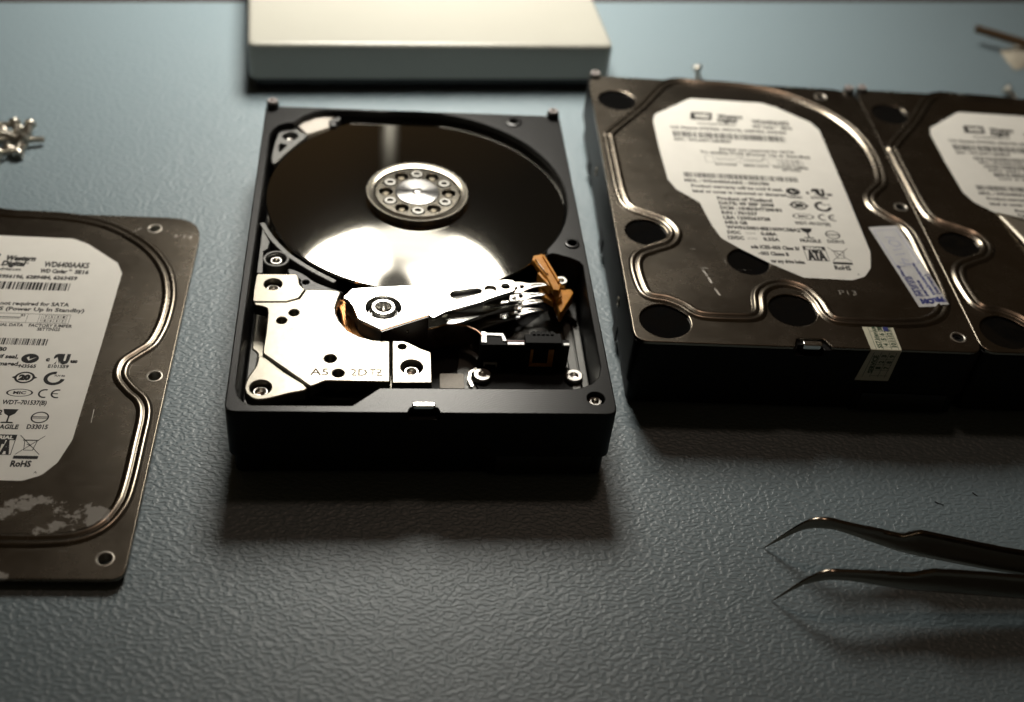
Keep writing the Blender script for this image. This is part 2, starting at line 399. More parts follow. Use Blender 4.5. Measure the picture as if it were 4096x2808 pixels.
# ------------------------------------------------------------------ work lamp over the back of the bench (seen only as a reflection in the platter)
def lamp():
    oy = 505
    t = thing('work_lamp', 'long white work lamp on a pole over the cream box, mirrored in the bright platter', 'lamp', 0, oy, 0)
    H = 300
    out = catmull([(7.4, 459.5), (50, 442), (70.5, 413), (74, 375), (69, 316), (57, 256), (34, 232), (7, 226), (-19, 232), (-43, 256), (-53, 316), (-60.5, 375), (-58, 417), (-35, 444)], 4)
    L_ = [(x, y - oy) for x, y in out]
    B().plate(L_, H + 3, H + 28, bev=10, steps=5).build('shade', 'shade', t)
    B().sweep(L_, [(-1.2, -1), (-1.2, 6), (0, 6), (0, -1), (-1.2, -1)], H).build('shade_rim', 'shade', t)
    m = bpy.data.materials.new('lit_diffuser'); m.use_nodes = True; n = m.node_tree; L = n.links.new
    for x in list(n.nodes): n.nodes.remove(x)
    em = n.nodes.new("ShaderNodeEmission"); o = n.nodes.new("ShaderNodeOutputMaterial"); L(em.outputs[0], o.inputs[0])
    em.inputs["Color"].default_value = (1.0, .95, .85, 1)
    tcn = n.nodes.new("ShaderNodeTexCoord"); sx = n.nodes.new("ShaderNodeSeparateXYZ"); L(tcn.outputs["Object"], sx.inputs[0])
    def mth(op, a, b=None, c=None):
        q = n.nodes.new("ShaderNodeMath"); q.operation = op
        for i, x in enumerate((a, b, c)):
            if x is None: continue
            if isinstance(x, (int, float)): q.inputs[i].default_value = x
            else: L(x, q.inputs[i])
        return q.outputs[0]
    def sm(v, a, b, lo=0., hi=1.):
        q = n.nodes.new("ShaderNodeMapRange"); q.interpolation_type = 'SMOOTHSTEP'
        for k, x in (("From Min", a), ("From Max", b), ("To Min", lo), ("To Max", hi)): q.inputs[k].default_value = x
        L(v, q.inputs["Value"]); return q.outputs["Result"]
    X, Y = sx.outputs[0], sx.outputs[1]
    ctrx, ctry = .009, (389 - oy) * S
    dx = mth('SUBTRACT', X, ctrx); dy = mth('SUBTRACT', Y, ctry)
    ang = mth('ARCTAN2', dx, dy)                       # 0 = towards the far end
    rad = mth('SQRT', mth('ADD', mth('MULTIPLY', dx, dx), mth('MULTIPLY', dy, dy)))
    wedge = mth('MULTIPLY', sm(mth('ABSOLUTE', mth('SUBTRACT', ang, .08)), .36, .64, 1, 0), sm(rad, .012, .029))
    hole = sm(mth('SQRT', mth('ADD', mth('MULTIPLY', mth('SUBTRACT', X, .001), mth('SUBTRACT', X, .001)), mth('POWER', mth('MULTIPLY', mth('SUBTRACT', Y, (391 - oy) * S), .60), 2.0))), .010, .024)
    dim = mth('ADD', 1.7, mth('MULTIPLY', .22, mth('SINE', mth('MULTIPLY', rad, 520.))))
    # the reflector throws most of its light straight down
    ge = n.nodes.new("ShaderNodeNewGeometry"); dt = n.nodes.new("ShaderNodeVectorMath"); dt.operation = 'DOT_PRODUCT'
    L(ge.outputs["Normal"], dt.inputs[0]); L(ge.outputs["Incoming"], dt.inputs[1])
    beam = mth('POWER', mth('ABSOLUTE', dt.outputs["Value"]), BEAM)
    full = mth('MULTIPLY', beam, mth('MULTIPLY', LAMP, mth('SUBTRACT', 1.0, wedge)))
    st = mth('ADD', full, mth('MULTIPLY', wedge, dim))
    L(mth('ADD', mth('MULTIPLY', st, hole), .12), em.inputs["Strength"])
    b = B(); pts = [(x, y) for x, y in inset(L_, 1.0)]
    b.flat(pts, H + 1.5); b.f = [f[::-1] for f in b.f]
    b.build('diffuser', m, t, smooth=0)
    B().lathe([(5.2, -2.5), (5.2, 296), (4.2, 297)], -3, 0, 24).build('pole', 'pole', t)
    B().tube([(-3, 0, 292), (-1, -40, 322), (4, -95, 326)], 4).build('arm', 'pole', t)
    B().lathe([(60, -2.5), (60, 4), (56, 7)], -3, 0, 48).build('base', 'shade', t)
lamp()

# ------------------------------------------------------------------ cream box behind
t = thing('plastic_box', 'cream white flat plastic box with rounded edges behind the open drive', 'box', 9.2, 204.0, 0, R(4.4))
B().plate(rnd([(-71.0, 0), (71.0, 0), (71.0, 130), (-71.0, 130)], 3.2, 5), 5.2, 20, bev=1.8, steps=5, bottom=True).build('shell', 'cream', t)
B().plate(rnd([(-69, 2.0), (69, 2.0), (69, 128), (-69, 128)], 3), 0, 5.4, bev=.1).build('base', 'plastic', t)

# ------------------------------------------------------------------ shared hard drive pieces
OUT = rnd([(-50.8, 0, 3), (-4.2, 0, .5), (-3.5, 2.0, .6), (3.3, 2.0, .6), (4.0, 0, .5), (50.8, 0, 3), (50.8, 147, 1.5), (-50.8, 147, 1.5)], 2, 4)
OUT_FULL = rnd([(-50.8, 0, 3), (50.8, 0, 3), (50.8, 147, 1.5), (-50.8, 147, 1.5)], 2, 4)
LOW = rnd([(-49.6, 1.6, 2), (18, 1.6, .5), (18, .8, .5), (49.6, .8, 2), (49.6, 146, 1.5), (-49.6, 146, 1.5)], 2, 3)
COVER_OUT = rnd([(-51, 0, 4.5), (-5.0, 0, .8), (-3.6, 3.8, 1.2), (4.4, 3.8, 1.2), (6.0, .4, .8), (51, .4, 4), (51, 147.0, 11), (-51, 146.8, 7)], 2, 5)
BEAD = [(-21, 144.6), (-34, 125.5), (-46.4, 108.6), (-47.5, 104), (-47.4, 86), (-47, 71), (-45.2, 64.2), (-39.4, 60.6), (-34.2, 57.2), (-32, 51.5), (-34.4, 46), (-40, 42.7),
        (-44.8, 39.6), (-46.8, 34), (-46.2, 24), (-44.3, 20), (-39.3, 18.8), (-35, 16.3), (-31.6, 12.9), (-27.5, 11.9), (-20, 11.9), (-14.8, 12.4), (-12.3, 15.0), (-10.8, 23), (-7, 27.2),
        (-1.5, 28.6), (3.8, 26.2), (6.8, 20.7), (8.2, 14.6), (11.2, 12.2), (22, 12.0), (31, 12.2), (38, 13.5), (43.2, 17.2), (46.2, 23.5), (47, 31), (47, 45), (46.8, 56), (45.0, 61.6), (41.0, 66.0),
        (37.8, 71), (37.9, 76.6), (41, 80.8), (44.2, 85), (45.8, 92), (46.3, 100), (45.7, 109), (42.9, 119.2), (36.7, 129.3), (27.6, 137.6), (18.7, 142.4), (7, 145.0), (-8, 145.5)]
BEAD_S = catmull(BEAD, 7)
SEC = [(-2.5, -.05), (-2.1, .12), (-1.7, .5), (-1.3, .68), (-.8, .66), (-.35, .40), (0, .27), (.35, .40), (.8, .66), (1.3, .68), (1.7, .5), (2.1, .12), (2.5, -.05)]
BIG = [(-41.9, 130.2, 6.7), (-41.3, 51.3, 6.6), (-11, 38.6, 6.5), (-41.1, 9.1, 7.4), (-2.0, 16.2, 7.2)]
SCR = [(36.2, 140.5), (47.0, 71.4), (45.4, 6.6)]
LABEL_OUT = rnd([(-29.2, 121.6, 3), (-14.5, 134, 4), (12, 133.6, 4), (17.2, 131), (27.8, 122, 3), (30.0, 117, 2), (30.0, 85, 0), (29.6, 46, 8), (27.5, 37.8, 4), (24.5, 33.4, 4), (20, 31.3, 4), (4.8, 31.6, 2), (-4.7, 38.2, 0),
                 (-12, 44.3, 3), (-17.6, 49.8, 3), (-19.4, 56, 4), (-20.6, 62.6, 4), (-21.4, 68.5, 3), (-28.2, 75.4, 3), (-30.2, 81, 3), (-30.6, 100, 0), (-30.4, 117, 2)], 2, 5)

def cover(parent, m, z, plugs):
    big = [circ(x, y, r, 40) for x, y, r in BIG]
    b = B(); holes = [circ(x, y, 1.75, 20) for x, y in SCR] + (big if True else [])
    b.plate(COVER_OUT, z, z + 1.0, holes, bev=.28, steps=3)
    b.sweep(BEAD_S, SEC, z + 1.0)
    for x, y in SCR: b.lathe([(1.75, z + .9), (1.8, z + 1.12), (2.0, z + 1.2), (2.35, z + 1.08), (2.55, z + .98)][::-1], x, y, 28) if 0 else b.ring(x, y, 1.75, 2.35, z + 1.03)
    o = b.build('cover', m, parent)
    for x, y in SCR:
        B().lathe([(2.45, z + .98), (2.2, z + 1.13), (1.85, z + 1.10), (1.70, z + .7)][:], x, y, 28, close=False) if 0 else None
        rim = B(); n = 28
        rim.lathe([(2.4, z + .95), (2.35, z + 1.12), (2.0, z + 1.16), (1.72, z + 1.0), (1.72, z + .3 if plugs else z - 1.9)], x, y, n, cap=(False, False))  # throat lengthened on the loose cover to keep its holes dark
        rim.build('screw_hole_rim', 'holerim', o)
    if plugs:
        for i, (x, y, r) in enumerate(BIG):
            p = B(); rr = r - .02
            q = random.Random(40 + i + int(parent.location.x * 1000)); nn = 40; vs = []; fs = []
            ph = q.uniform(0, 6.28)
            for ri, rad in enumerate((1., .97, .72, .42)):
                for k in range(nn):
                    a = 2 * math.pi * k / nn
                    h = (.36, .34, .26 + .24 * math.sin(2 * a + ph) + .07 * math.sin(5 * a), .12 + .2 * math.sin(a + ph * 2))[ri] + (q.uniform(-.035, .035) if ri > 1 else 0)
                    vs.append((x + rr * rad * math.cos(a), y + rr * rad * math.sin(a), z + max(.05, h)))
            vs.append((x + q.uniform(-1, 1), y + q.uniform(-1, 1), z + .05)); c0 = len(vs) - 1
            for ri in range(3):
                for k in range(nn):
                    k2 = (k + 1) % nn; fs.append((ri * nn + k, ri * nn + k2, (ri + 1) * nn + k2, (ri + 1) * nn + k))
            for k in range(nn): fs.append((3 * nn + k, 3 * nn + (k + 1) % nn, c0))
            p.add(vs, fs)
            p.build('seal_foil', 'plug', o)
        for x, y in SCR[:]:
            B().lathe([(1.6, z - .6), (1.6, z + .35), (1.3, z + .5), (.9, z + .5), (.8, z + .1), (.0001, z + .1)], x, y, 20).build('cover_screw', 'plastic', o)
    return o

BARS = random.Random(5)
def barcode(b, x0, x1, y0, y1, z, unit=.19):
    rr = random.Random(int((x1 - x0) * 100 + y0 * 10)); x = x0
    while x < x1 - unit:
        wdt = unit * rr.choice((1, 1, 2, 3)); wdt = min(wdt, x1 - x)
        b.flat([(x, y0), (x + wdt, y0), (x + wdt, y1), (x, y1)], z); x += wdt + unit * rr.choice((1, 1, 2))
def print_label(o, z, variant=0):
    b = B(); Z = z
    # brand box with white letters cut out as paper coloured text above
    b.flat(rnd([(-16.6, 119.6), (-8.9, 119.6), (-7.9, 124.6), (-15.6, 124.6)], .5), Z)
    b.text("Western", -6.4, 2.8, 121.6, 2.1, Z, .03, shear=.12); b.text("Digital", -6.8, .2, 118.9, 2.1, Z, .03, shear=.12)
    b.text("®", .5, 1.2, 119.8, .8, Z)
    b.text("www.westerndigital.com", -14.6, -.4, 116.6, 1.2, Z, .005)
    b.text("WD6400AAKS", 5.9, 19.5, 118.9, 2.4, Z, .012); b.text("WD Caviar", 5.4, 13.6, 116.0, 1.7, Z, .02); b.text("®", 13.9, 14.9, 116.9, 1.0, Z); b.text("SE16", 15.8, 20.0, 116.0, 1.6, Z, .02)
    b.text("U.S. Patents 5737550, 5956196, 6289484, 6263459", -24.6, 17.2, 112.9, 1.5, Z, .015)
    barcode(b, -24.3, 16.0, 107.6, 111.2, Z, .26)
    b.text("S/N : WCASY1284839", -24.5, -4.3, 105.2, 1.5, Z, .012)
    if variant == 0:
        b.text("Jumper not required for SATA", -9.5, 17.4, 100.4, 1.5, Z, .004); b.text("To enable PUIS (Power Up In Standby)", -16.5, 22.3, 97.9, 1.5, Z, .004)
        b.line([(-15.3, 92.6), (18.8, 92.6), (18.8, 96.6), (-15.3, 96.6)], .13, Z, True)
        for x in (-12.5, -4.3, -3.1, 6.6, 10.0, 10.7, 18.0): b.line([(x, 92.6), (x, 96.6)], .1, Z)
        b.line([(-11.6, 94.7), (-5.2, 94.7)], .35, Z); b.line([(-2, 94.9), (4.6, 94.9)], .3, Z); b.line([(-2, 94.2), (4.6, 94.2)], .12, Z)
        b.text("7", -2.6, -2.0, 95.4, .9, Z); b.text("S1", 4.6, 5.8, 95.4, .9, Z)
        for i in range(4):
            for j in range(2):
                x = 11.2 + i * 1.7; y = 92.9 + j * 1.8
                b.line([(x, y), (x + 1.4, y), (x + 1.4, y + 1.5), (x, y + 1.5)], .08, Z, True)
                b.text("75318642"[i + 4 * (1 - j)], x + .4, x + 1.0, y + .3, .9, Z, .004)
        b.text("SATA POWER", -12.4, -4.8, 90.9, 1.1, Z, .004); b.text("SERIAL DATA", -2.5, 6.3, 90.9, 1.15, Z, .004); b.text("FACTORY JUMPER", 7.9, 20.2, 90.9, 1.2, Z, .004)
        b.text("SETTINGS", 10.6, 17.1, 89.3, 1.2, Z, .004)
    else:
        for k, y in enumerate((101.5, 96.6, 91.6)):
            barcode(b, -19 + 2 * k, 20, y, y + 2.3, Z, .24)
            b.text(("MDL: WD6400AAKS 00A7B0", "P/N: 2061 800 701", "LOT A 40 100 1402")[k], -18 + 2 * k, 5 + k, y - 1.9, 1.2, Z)
    barcode(b, -24.4, 14.7, 82.9, 85.7, Z, .17)
    b.text("MDL : WD6400AAKS - 00A7B0", -24.6, 4.2, 80.2, 1.5, Z, .015)
    b.text("Product warranty will be void if seal,", -22.8, 8.2, 77.2, 1.5, Z, .01); b.text("label or cover is removed or damaged.", -22.8, 9.2, 74.2, 1.5, Z, .01)
    y = 70.6
    for s, x0, x1 in (("Product of Thailand", -15.2, 3.2), ("DATE: 09 SEP 2008", -15.1, 3.3), ("DCM : HHRNHT2MHN", -15.1, 5.3), ("R/N : 701537", -15.1, -3.2), ("LBA 1250263728", -15.0, .4),
                      ("640.0 GB", -15.0, -7.6), ("WWN:50014EE1009C58A2", -15.0, 9.2)):
        b.text(s, x0, x1, y, 1.6, Z, .015); y -= 2.62
    b.text("5VDC", -15.2, -10.8, 52.2, 1.6, Z, .015); b.text("0.68A", -4.3, 1, 52.2, 1.6, Z, .015); b.text("12VDC", -15.3, -10.2, 49.4, 1.6, Z, .015); b.text("0.55A", -4.0, 1.2, 49.4, 1.6, Z, .015)
    for y in (52.6, 49.8):
        b.line([(-9.1, y + .7), (-6, y + .7)], .12, Z)
        for k in range(3): b.line([(-9.1 + 1.1 * k, y), (-8.3 + 1.1 * k, y)], .12, Z)
    b.text("ada ICES–003 Class B/", -8.9, 6.8, 45.2, 1.6, Z, .015); b.text("–003 Classe B", -7.2, 2.6, 42.0, 1.6, Z, .015); b.text("ver any drive holes.", -4.0, 7.0, 38.4, 1.6, Z, .015)
    # approval marks
    b.plate([(11.5 + 2.4 * math.cos(a), 77.3 + 2.0 * math.sin(a)) for a in [R(10 * i) for i in range(36)]], Z - .0, Z + .004, holes=[[(10.5, 77.6), (11.3, 76.4), (13.4, 78.0), (11.4, 77.0), (11.1, 78.2)]], bev=0, bottom=False)
    b.text("N3565", 9.2, 13.9, 73.5, 1.2, Z, .01)
    b.text("c", 15.9, 17.0, 76.4, 1.5, Z, .04); b.text("R", 17.2, 19.9, 75.7, 3.2, Z, .06, mirror=True); b.text("U", 19.8, 22.4, 75.7, 3.2, Z, .06); b.text("us", 22.8, 24.8, 76.0, 1.3, Z, .04)
    b.text("E101559", 17.1, 22.8, 73.7, 1.2, Z, .01)
    b.ring(11.8, 69.5, 2.1, 2.75, Z, .85); b.text("20", 10.2, 13.4, 68.6, 1.8, Z, .05)
    b.flat([(8.3, 69.5), (9.4, 70.2), (9.4, 68.8)], Z + .002); b.flat([(15.3, 69.5), (14.2, 68.8), (14.2, 70.2)], Z + .002)
    b.ring(19.9, 69.4, 1.8, 2.9, Z, .95, 85, 355); b.text("TUV Rh", 19.6, 22.6, 70.2, .6, Z)
    b.ring(11.9, 63.4, 3.1, 3.6, Z, .42); b.text("MIC", 10.2, 13.6, 62.9, 1.0, Z, .01)
    b.ring(18.6, 63.3, 1.25, 1.75, Z, 1, 70, 290); b.ring(22.0, 63.3, 1.25, 1.75, Z, 1, 70, 290); b.line([(20.6, 63.3), (22.0, 63.3)], .35, Z)
    b.text("WDT–701537(B)", 8.2, 20.0, 58.9, 1.5, Z, .008)
    b.flat([(9.2, 57.0), (13.2, 57.0), (12.6, 55.3), (11.6, 54.5), (10.9, 54.5), (9.8, 55.3)], Z); b.line([(11.2, 54.5), (11.2, 52.2)], .45, Z); b.flat([(9.4, 51.7), (13.0, 51.7), (12.6, 52.2), (9.8, 52.2)], Z + .001)
    b.text("FRAGILE", 7.9, 14.7, 49.6, 1.5, Z, .01)
    b.ring(19.4, 54.1, 2.0, 2.4, Z, .9); b.line([(17.2, 54.3), (21.6, 54.3)], .28, Z); b.line([(17.2, 53.8), (21.6, 53.8)], .2, Z); b.text("D33015", 16.8, 22.3, 49.8, 1.5, Z, .01)
    b.line([(8.0, 40.3), (15.0, 40.3), (15.0, 47.4), (8.0, 47.4)], .2, Z, True); b.flat([(8.0, 45.5), (15.0, 45.5), (15.0, 47.4), (8.0, 47.4)], Z + .001)
    b.text("ATA", 8.4, 14.6, 40.8, 4.2, Z, .05)
    b.line([(16.2, 40.5), (22.3, 47.2)], .2, Z); b.line([(16.0, 47.3), (22.2, 40.6)], .2, Z); b.line([(17.2, 45.6), (20.9, 45.6)], .35, Z)
    b.line([(17.5, 45.2), (18.0, 42.0), (20.2, 42.0), (20.7, 45.2)], .2, Z); b.line([(18.3, 44.2), (19.6, 43.4)], .2, Z); b.flat([(15.9, 38.9), (22.2, 38.9), (22.2, 40.0), (15.9, 40.0)], Z)
    b.text("RoHS", 15.8, 21.0, 36.2, 1.9, Z, .015); b.text("A", 22.3, 23.1, 33.9, .8, Z, .0)
    o2 = b.build('label_print', 'ink', o, smooth=0)
    B().text("WD", -15.2, -9.4, 120.9, 2.3, Z + .012, .04, shear=.2).build('emblem_letters', 'paper', o, smooth=0)
    B().text("SERIAL", 8.6, 14.4, 45.9, 1.1, Z + .012, .02).build('reversed_lettering', 'paper', o, smooth=0)

def casting_solid(parent):
    b = B(); b.plate(OUT_FULL, 9.5, 22.6, bev=0); b.plate(OUT, 22.6, 24.98, bev=.3); b.plate(LOW, 1.0, 9.6, bev=.3)
    # side lugs and screw bosses of the frame
    for s in (-1, 1):
        for y in (28, 72, 118): b.box(s * 50.6 - .25, s * 50.6 + .25, y - 3, y + 3, 3, 9.3, .1)
    o = b.build('casting', ['side'], parent)
    for s in (-1, 1):
        for y in (30, 100): 
            h = B().lathe([(1.7, 0), (1.7, .35), (.9, .35), (.85, .05), (.0001, .05)], 0, 0, 20)
            h.xf(Matrix.Translation((s * 50.75, y, 15)) @ Matrix.Rotation(s * math.pi / 2, 4, 'Y')); h.build('side_screw_hole', 'screwdark', o)
    bottom(parent); posts(parent)
    return o
def bottom(parent):
    B().box(20, 46, .2, 8, 1.5, 8.5, .3).build('data_connector', 'plastic', parent)
    B().plate(rnd([(-47.5, 4.6), (47.5, 4.6), (47.5, 100), (-47.5, 100)], 2), .4, 1.05, bev=.05).build('circuit_board', 'plastic', parent)
def posts(parent):
    for s in (-1, 1):
        b = B(); b.lathe([(2.1, 9), (2.1, 26.6), (1.9, 26.9)], s * 48.4, 146.2, 24)
        o = b.build('corner_post', 'black', parent)
        B().lathe([(1.75, 26.85), (1.75, 27.5), (1.5, 27.8), (.9, 27.8), (.8, 27.2), (.0001, 27.2)], s * 48.4, 146.2, 24).build('post_screw', 'postcap', o)
def tab(parent, y0=2.0, y1=3.8, top=25.5, x0=-3.2, x1=2.9):
    B().plate(rnd([(x0, y0), (x1, y0), (x1, y1), (x0, y1)], .8), top - 1.6, top, bev=.35, steps=3).build('locating_tab', 'alu', parent)

# ------------------------------------------------------------------ the open drive
D = thing('open_hard_drive', 'opened black hard drive with its mirror platter, hub and actuator arm exposed', 'hard drive')
CAV = [(-48.3, 91.7), (-48.2, 112.2), (-48.2, 129.4), (-47.4, 132.4), (-45.7, 135.2), (-43.1, 136.6), (-40.8, 136.9), (-37.7, 141.4), (-33.8, 144.6), (-31.0, 145.6)]
for k in range(108, 12 - 54, -6):     # wall round the platter, centre (0, 98.7)
    a = R(k); CAV.append((0.0 + 48.05 * math.cos(a), 98.5 + 48.05 * math.sin(a)))
    if k == 108: CAV[-1] = (-20, 145.7)
CAV = [p for p in CAV if not (p[0] > 37 and p[1] < 70)]
CAV += [(38.6, 67.4), (40.3, 68.2), (41.8, 67.8), (45.6, 66.2), (48.2, 64.6), (49.0, 62.8), (48.7, 49.1), (48.6, 28.8), (48.5, 18.2), (47.5, 14.4), (45.4, 11.8), (42.4, 10.2), (40.2, 9.6), (-11.6, 9.3), (-18.6, 2.7),
        (-44.0, 2.6), (-46.2, 3.8), (-47.8, 6.0), (-48.5, 9.4), (-48.6, 33.8)]
b = B()
HOL = [circ(34.2, 141.9, 1.5, 20), circ(46.9, 73.2, 1.6, 20), circ(45.7, 6.0, 2.3, 24)]
b.plate(OUT_FULL, 8.6, 22.6, [CAV] + HOL, bev=0); b.plate(OUT, 22.6, 25, [CAV] + HOL, bev=.38, steps=3, topmat=1)
b.plate(LOW, 1.0, 9.0, bev=.3)
cast = b.build('casting', ['side', 'rim'], D)
# raised boss rings round the threaded holes of the rim
for x, y, r in ((34.2, 141.9, 2.9), (46.9, 73.2, 2.3)):
    g = B(); g.lathe([(r, 24.8), (r, 25.35), (r - .3, 25.5), (1.6, 25.5), (1.5, 25.2), (1.5, 22)], x, y, 32, cap=(False, False)); g.build('threaded_boss', 'rim', cast)
for x, y, r in ((34.2, 141.9, 1.3), (46.9, 73.2, 1.4), (45.7, 6.4, 1.9)):
    B().lathe([(r, 14), (r, 23.2), (r * .85, 23.6), (r * .55, 23.6), (r * .5, 22.6), (.0001, 22.6)], x, y, 24).build('thread', 'screw' if r > 1.8 else 'screwdark', cast)
bottom(D); posts(D); tab(D)
# floor of the head bay with its rail, raised land and grooves
B().plate(rnd([(8, 10), (48, 10), (48.2, 56), (40, 60), (26, 46), (12, 42)], 1), 8.8, 9.6, bev=.1).build('bay_floor', 'grey', cast)
B().plate([(43.2, 12), (45.8, 12.5), (45.8, 54), (43.2, 55)], 9.5, 10.6, bev=.3).build('inner_rail', 'grey', cast)
B().plate([(46.2, 15), (48.2, 16), (48.2, 60), (46.2, 60)], 9.5, 10.8, bev=.3).build('outer_rail', 'grey', cast)
B().plate(rnd([(-47.8, 9), (-45.8, 9), (-45.4, 36), (-45.4, 58), (-47.8, 58)], .5), 8.8, 13.5, bev=.3).build('left_ledge', 'grey', cast)
B().plate(rnd([(5.4, 24), (12.4, 24), (12.4, 30.2), (5.6, 30.2)], .4), 9, 10.6, bev=.2).build('bay_plate', 'white', D)
# cut away steps in the inner right wall, shock pads
B().plate([(39.8, 58), (47.5, 51), (48.4, 60), (46, 65), (41, 66.5)], 9.2, 13, bev=.5).build('wall_step', 'black', cast)

# platters
PX, PY = .1, 100.0
def platter(z, name='platter'):
    p = B().lathe([(47.2, z - 1.2), (47.5, z - 1.0), (47.5, z - .18), (47.32, z), (12.5, z), (12.4, z - .2), (12.4, z - 1.2)], 0, 0, 160)
    o = p.build(name, 'mirror', D, smooth=20); o.location = (PX * S, PY * S, 0); return o
platter(22.3); platter(14.5)
# hub
hub = B()
hub.lathe([(15.9, 22.32), (16.4, 22.5), (16.45, 24.05), (16.15, 24.35), (14.0, 24.35), (13.5, 24.2), (13.25, 23.6), (13.2, 23.0)], 0, 0, 120, cap=(False, False))
ho = hub.build('clamp_ring', 'clamp', D); ho.location = (PX * S, PY * S, 0)
sp = B(); sp.plate(circ(0, 0, 13.3, 96), 23.0, 23.75, [circ(10.0 * math.cos(R(30 * k)), 10.0 * math.sin(R(30 * k)), 2.15, 28) for k in range(12)] + [circ(0, 0, 6.9, 60)], bev=.12)
so = sp.build('clamp_disc', 'clamp', ho)
dk = B().lathe([(13.2, 21), (13.2, 22.2), (.0001, 22.2)], 0, 0, 48).build('hub_well', 'screwdark', ho)
cp = B().lathe([(7.1, 22.2), (7.1, 23.9), (6.8, 24.15), (6.2, 24.2), (1.75, 24.2), (1.5, 24.0), (1.2, 23.6), (.0001, 23.55)], 0, 0, 96).build('spindle_cap', 'cap', ho)
for k in range(12):
    x, y = 10.0 * math.cos(R(30 * k)), 10.0 * math.sin(R(30 * k))
    if k % 2 == 1:
        g = B().lathe([(1.85, 22.2), (1.95, 23.7), (1.75, 24.0), (1.05, 24.0), (.95, 23.3), (.0001, 23.3)], x, y, 24).build('clamp_screw', 'hubscrew', ho)
    else:
        g = B().lathe([(1.15, 22.2), (1.15, 22.7), (.9, 23.1), (.0001, 23.15)], x, y, 20).build('balance_pin', 'screwdark', ho)

# air filter, air dam and comb on the left
B().plate(rnd([(-43.4, 145.0), (-26.9, 146.6), (-27.6, 145.0), (-29.3, 142), (-29.1, 138.4), (-33, 135.8), (-36.4, 133.4), (-38.2, 136.6), (-40.5, 139.6), (-42.8, 142.6)], .7), 17, 22.6, bev=.5).build('air_filter', 'white', D)
fo = B().plate(rnd([(-29, 138.6), (-29.4, 142), (-26.4, 144.6), (-25.2, 143.9), (-25.6, 142.3), (-27.0, 141.2), (-26.6, 138.8)], .4), 17, 23.2, bev=.3).build('filter_holder', 'black', D)
b = B()
outl = catmull([(-36.3, 133.0), (-38.4, 134.8), (-40.0, 136.9), (-43.0, 137.2), (-45.4, 135.2), (-46.2, 131.6), (-46.9, 126), (-47.2, 119), (-46.6, 115.6), (-45.2, 117.0), (-42.6, 122.4), (-38.6, 129.0)], 3)
b.plate(outl, 15, 22.6, [circ(-41.9, 132.3, 2.5, 24), rnd([(-45.2, 128.0), (-42.6, 126.6), (-45.0, 121.6)], .6)], bev=.35)
b.build('air_dam', 'grey', D)
B().lathe([(1.6, 14), (1.6, 20.2), (1.2, 20.8), (.7, 20.6), (.0001, 20)], -41.9, 132.2, 20).build('air_dam_screw', 'screw', D)
b = B()
b.plate(circ(-42.2, 66.4, 3.9, 40), 15, 22.2, [circ(-42.2, 66.4, 2.95, 32)], bev=.3)
arcp = [(-47.2, 84), (-45.6, 80.2), (-43.6, 76.2), (-41.0, 72.2), (-38.4, 68.6), (-35.0, 65.2), (-31.2, 61.8), (-27.4, 58.8), (-24.4, 56.6)]
b.sweep(catmull(arcp, 3, False), [(-1.3, -6), (-1.2, -.15), (-1.0, 0), (.3, 0), (.5, -.15), (.5, -6)], 22.1, closed=False)
b.plate([(-47.4, 59.8), (-45.7, 59.8), (-46.2, 70), (-45.0, 71.5), (-44.6, 74.6), (-47.2, 81)], 15, 22.0, bev=.2)
b.build('head_comb', 'grey', D)
B().plate(catmull([(-38.6, 64.0), (-34, 61.6), (-30.0, 57.6), (-22.5, 53.6), (-23.4, 52.9), (-28, 53.2), (-33.2, 53.4), (-34.4, 56), (-35.2, 59.0), (-38.0, 60.4)], 3), 12, 20.6, [circ(-33.2, 57.6, .9, 16)], bev=.4).build('bay_divider', 'black', D)
B().lathe([(1.85, 14), (1.9, 20.9), (1.6, 21.3), (1.25, 21.3), (1.1, 20.2), (.0001, 20.1)], -42.2, 66.6, 24).build('comb_screw', 'screw', D)
B().lathe([(2.9, 14), (2.9, 18.6), (1.8, 19.6)], -42.2, 66.4, 24).build('comb_washer', 'screwdark', D)

# magnet bracket
VC = thing  # (readability only)
b = B(); zt = 22.0; zb = 18.6
main = [(-47.5, 46.6), (-38.0, 46.95), (-34.6, 48.5), (-33.0, 52.5, .3), (-32.6, 52.7), (-27.6, 52.8), (-24.4, 52.6), (-22.7, 51.7), (-23.5, 48.5), (-24.1, 44.8), (-23.8, 42.2), (-22.8, 39.1), (-20.3, 35.0), (-17.1, 32.7),
        (-13.3, 31.3), (-8.65, 31.05), (-8.65, 14.5), (-25.8, 14.7), (-29.7, 12.4), (-43.1, 25.1), (-43.2, 26.8), (-43.0, 33.1), (-43.0, 41.9), (-43.4, 44.0), (-44.8, 44.7), (-46.7, 45.1)]
def hl(x, y, r): return circ(x, y, r, 28)
b.plate(rnd(main, .6, 3), zb, zt, [hl(-35.7, 42.3, 1.25), hl(-38.9, 38.9, 1.25), hl(-24.9, 23.5, 1.45), hl(-22.6, 17.8, 1.4)], bev=.45, steps=4)
b.plate(rnd([(-8.2, 31.1), (-5.2, 31.1), (-3.8, 30.6), (-.5, 28.2), (2.5, 26.6), (2.6, 24.4), (2.5, 14.4), (-8.2, 14.2)], .5, 3), zb, zt, [hl(-5.4, 28.7, 1.05), hl(-2.9, 20.5, 2.9)], bev=.3, steps=3)
b.plate(catmull([(-43.5, 24.7), (-37.0, 18.4), (-30.3, 12.1), (-35.3, 9.8), (-41.7, 7.5), (-44.6, 8.0), (-46.5, 10.2), (-46.9, 12.9), (-46.3, 16), (-44.6, 20.5)], 3), zb, zt - .1, [hl(-42.7, 12.1, 2.6)], bev=.5, steps=3)
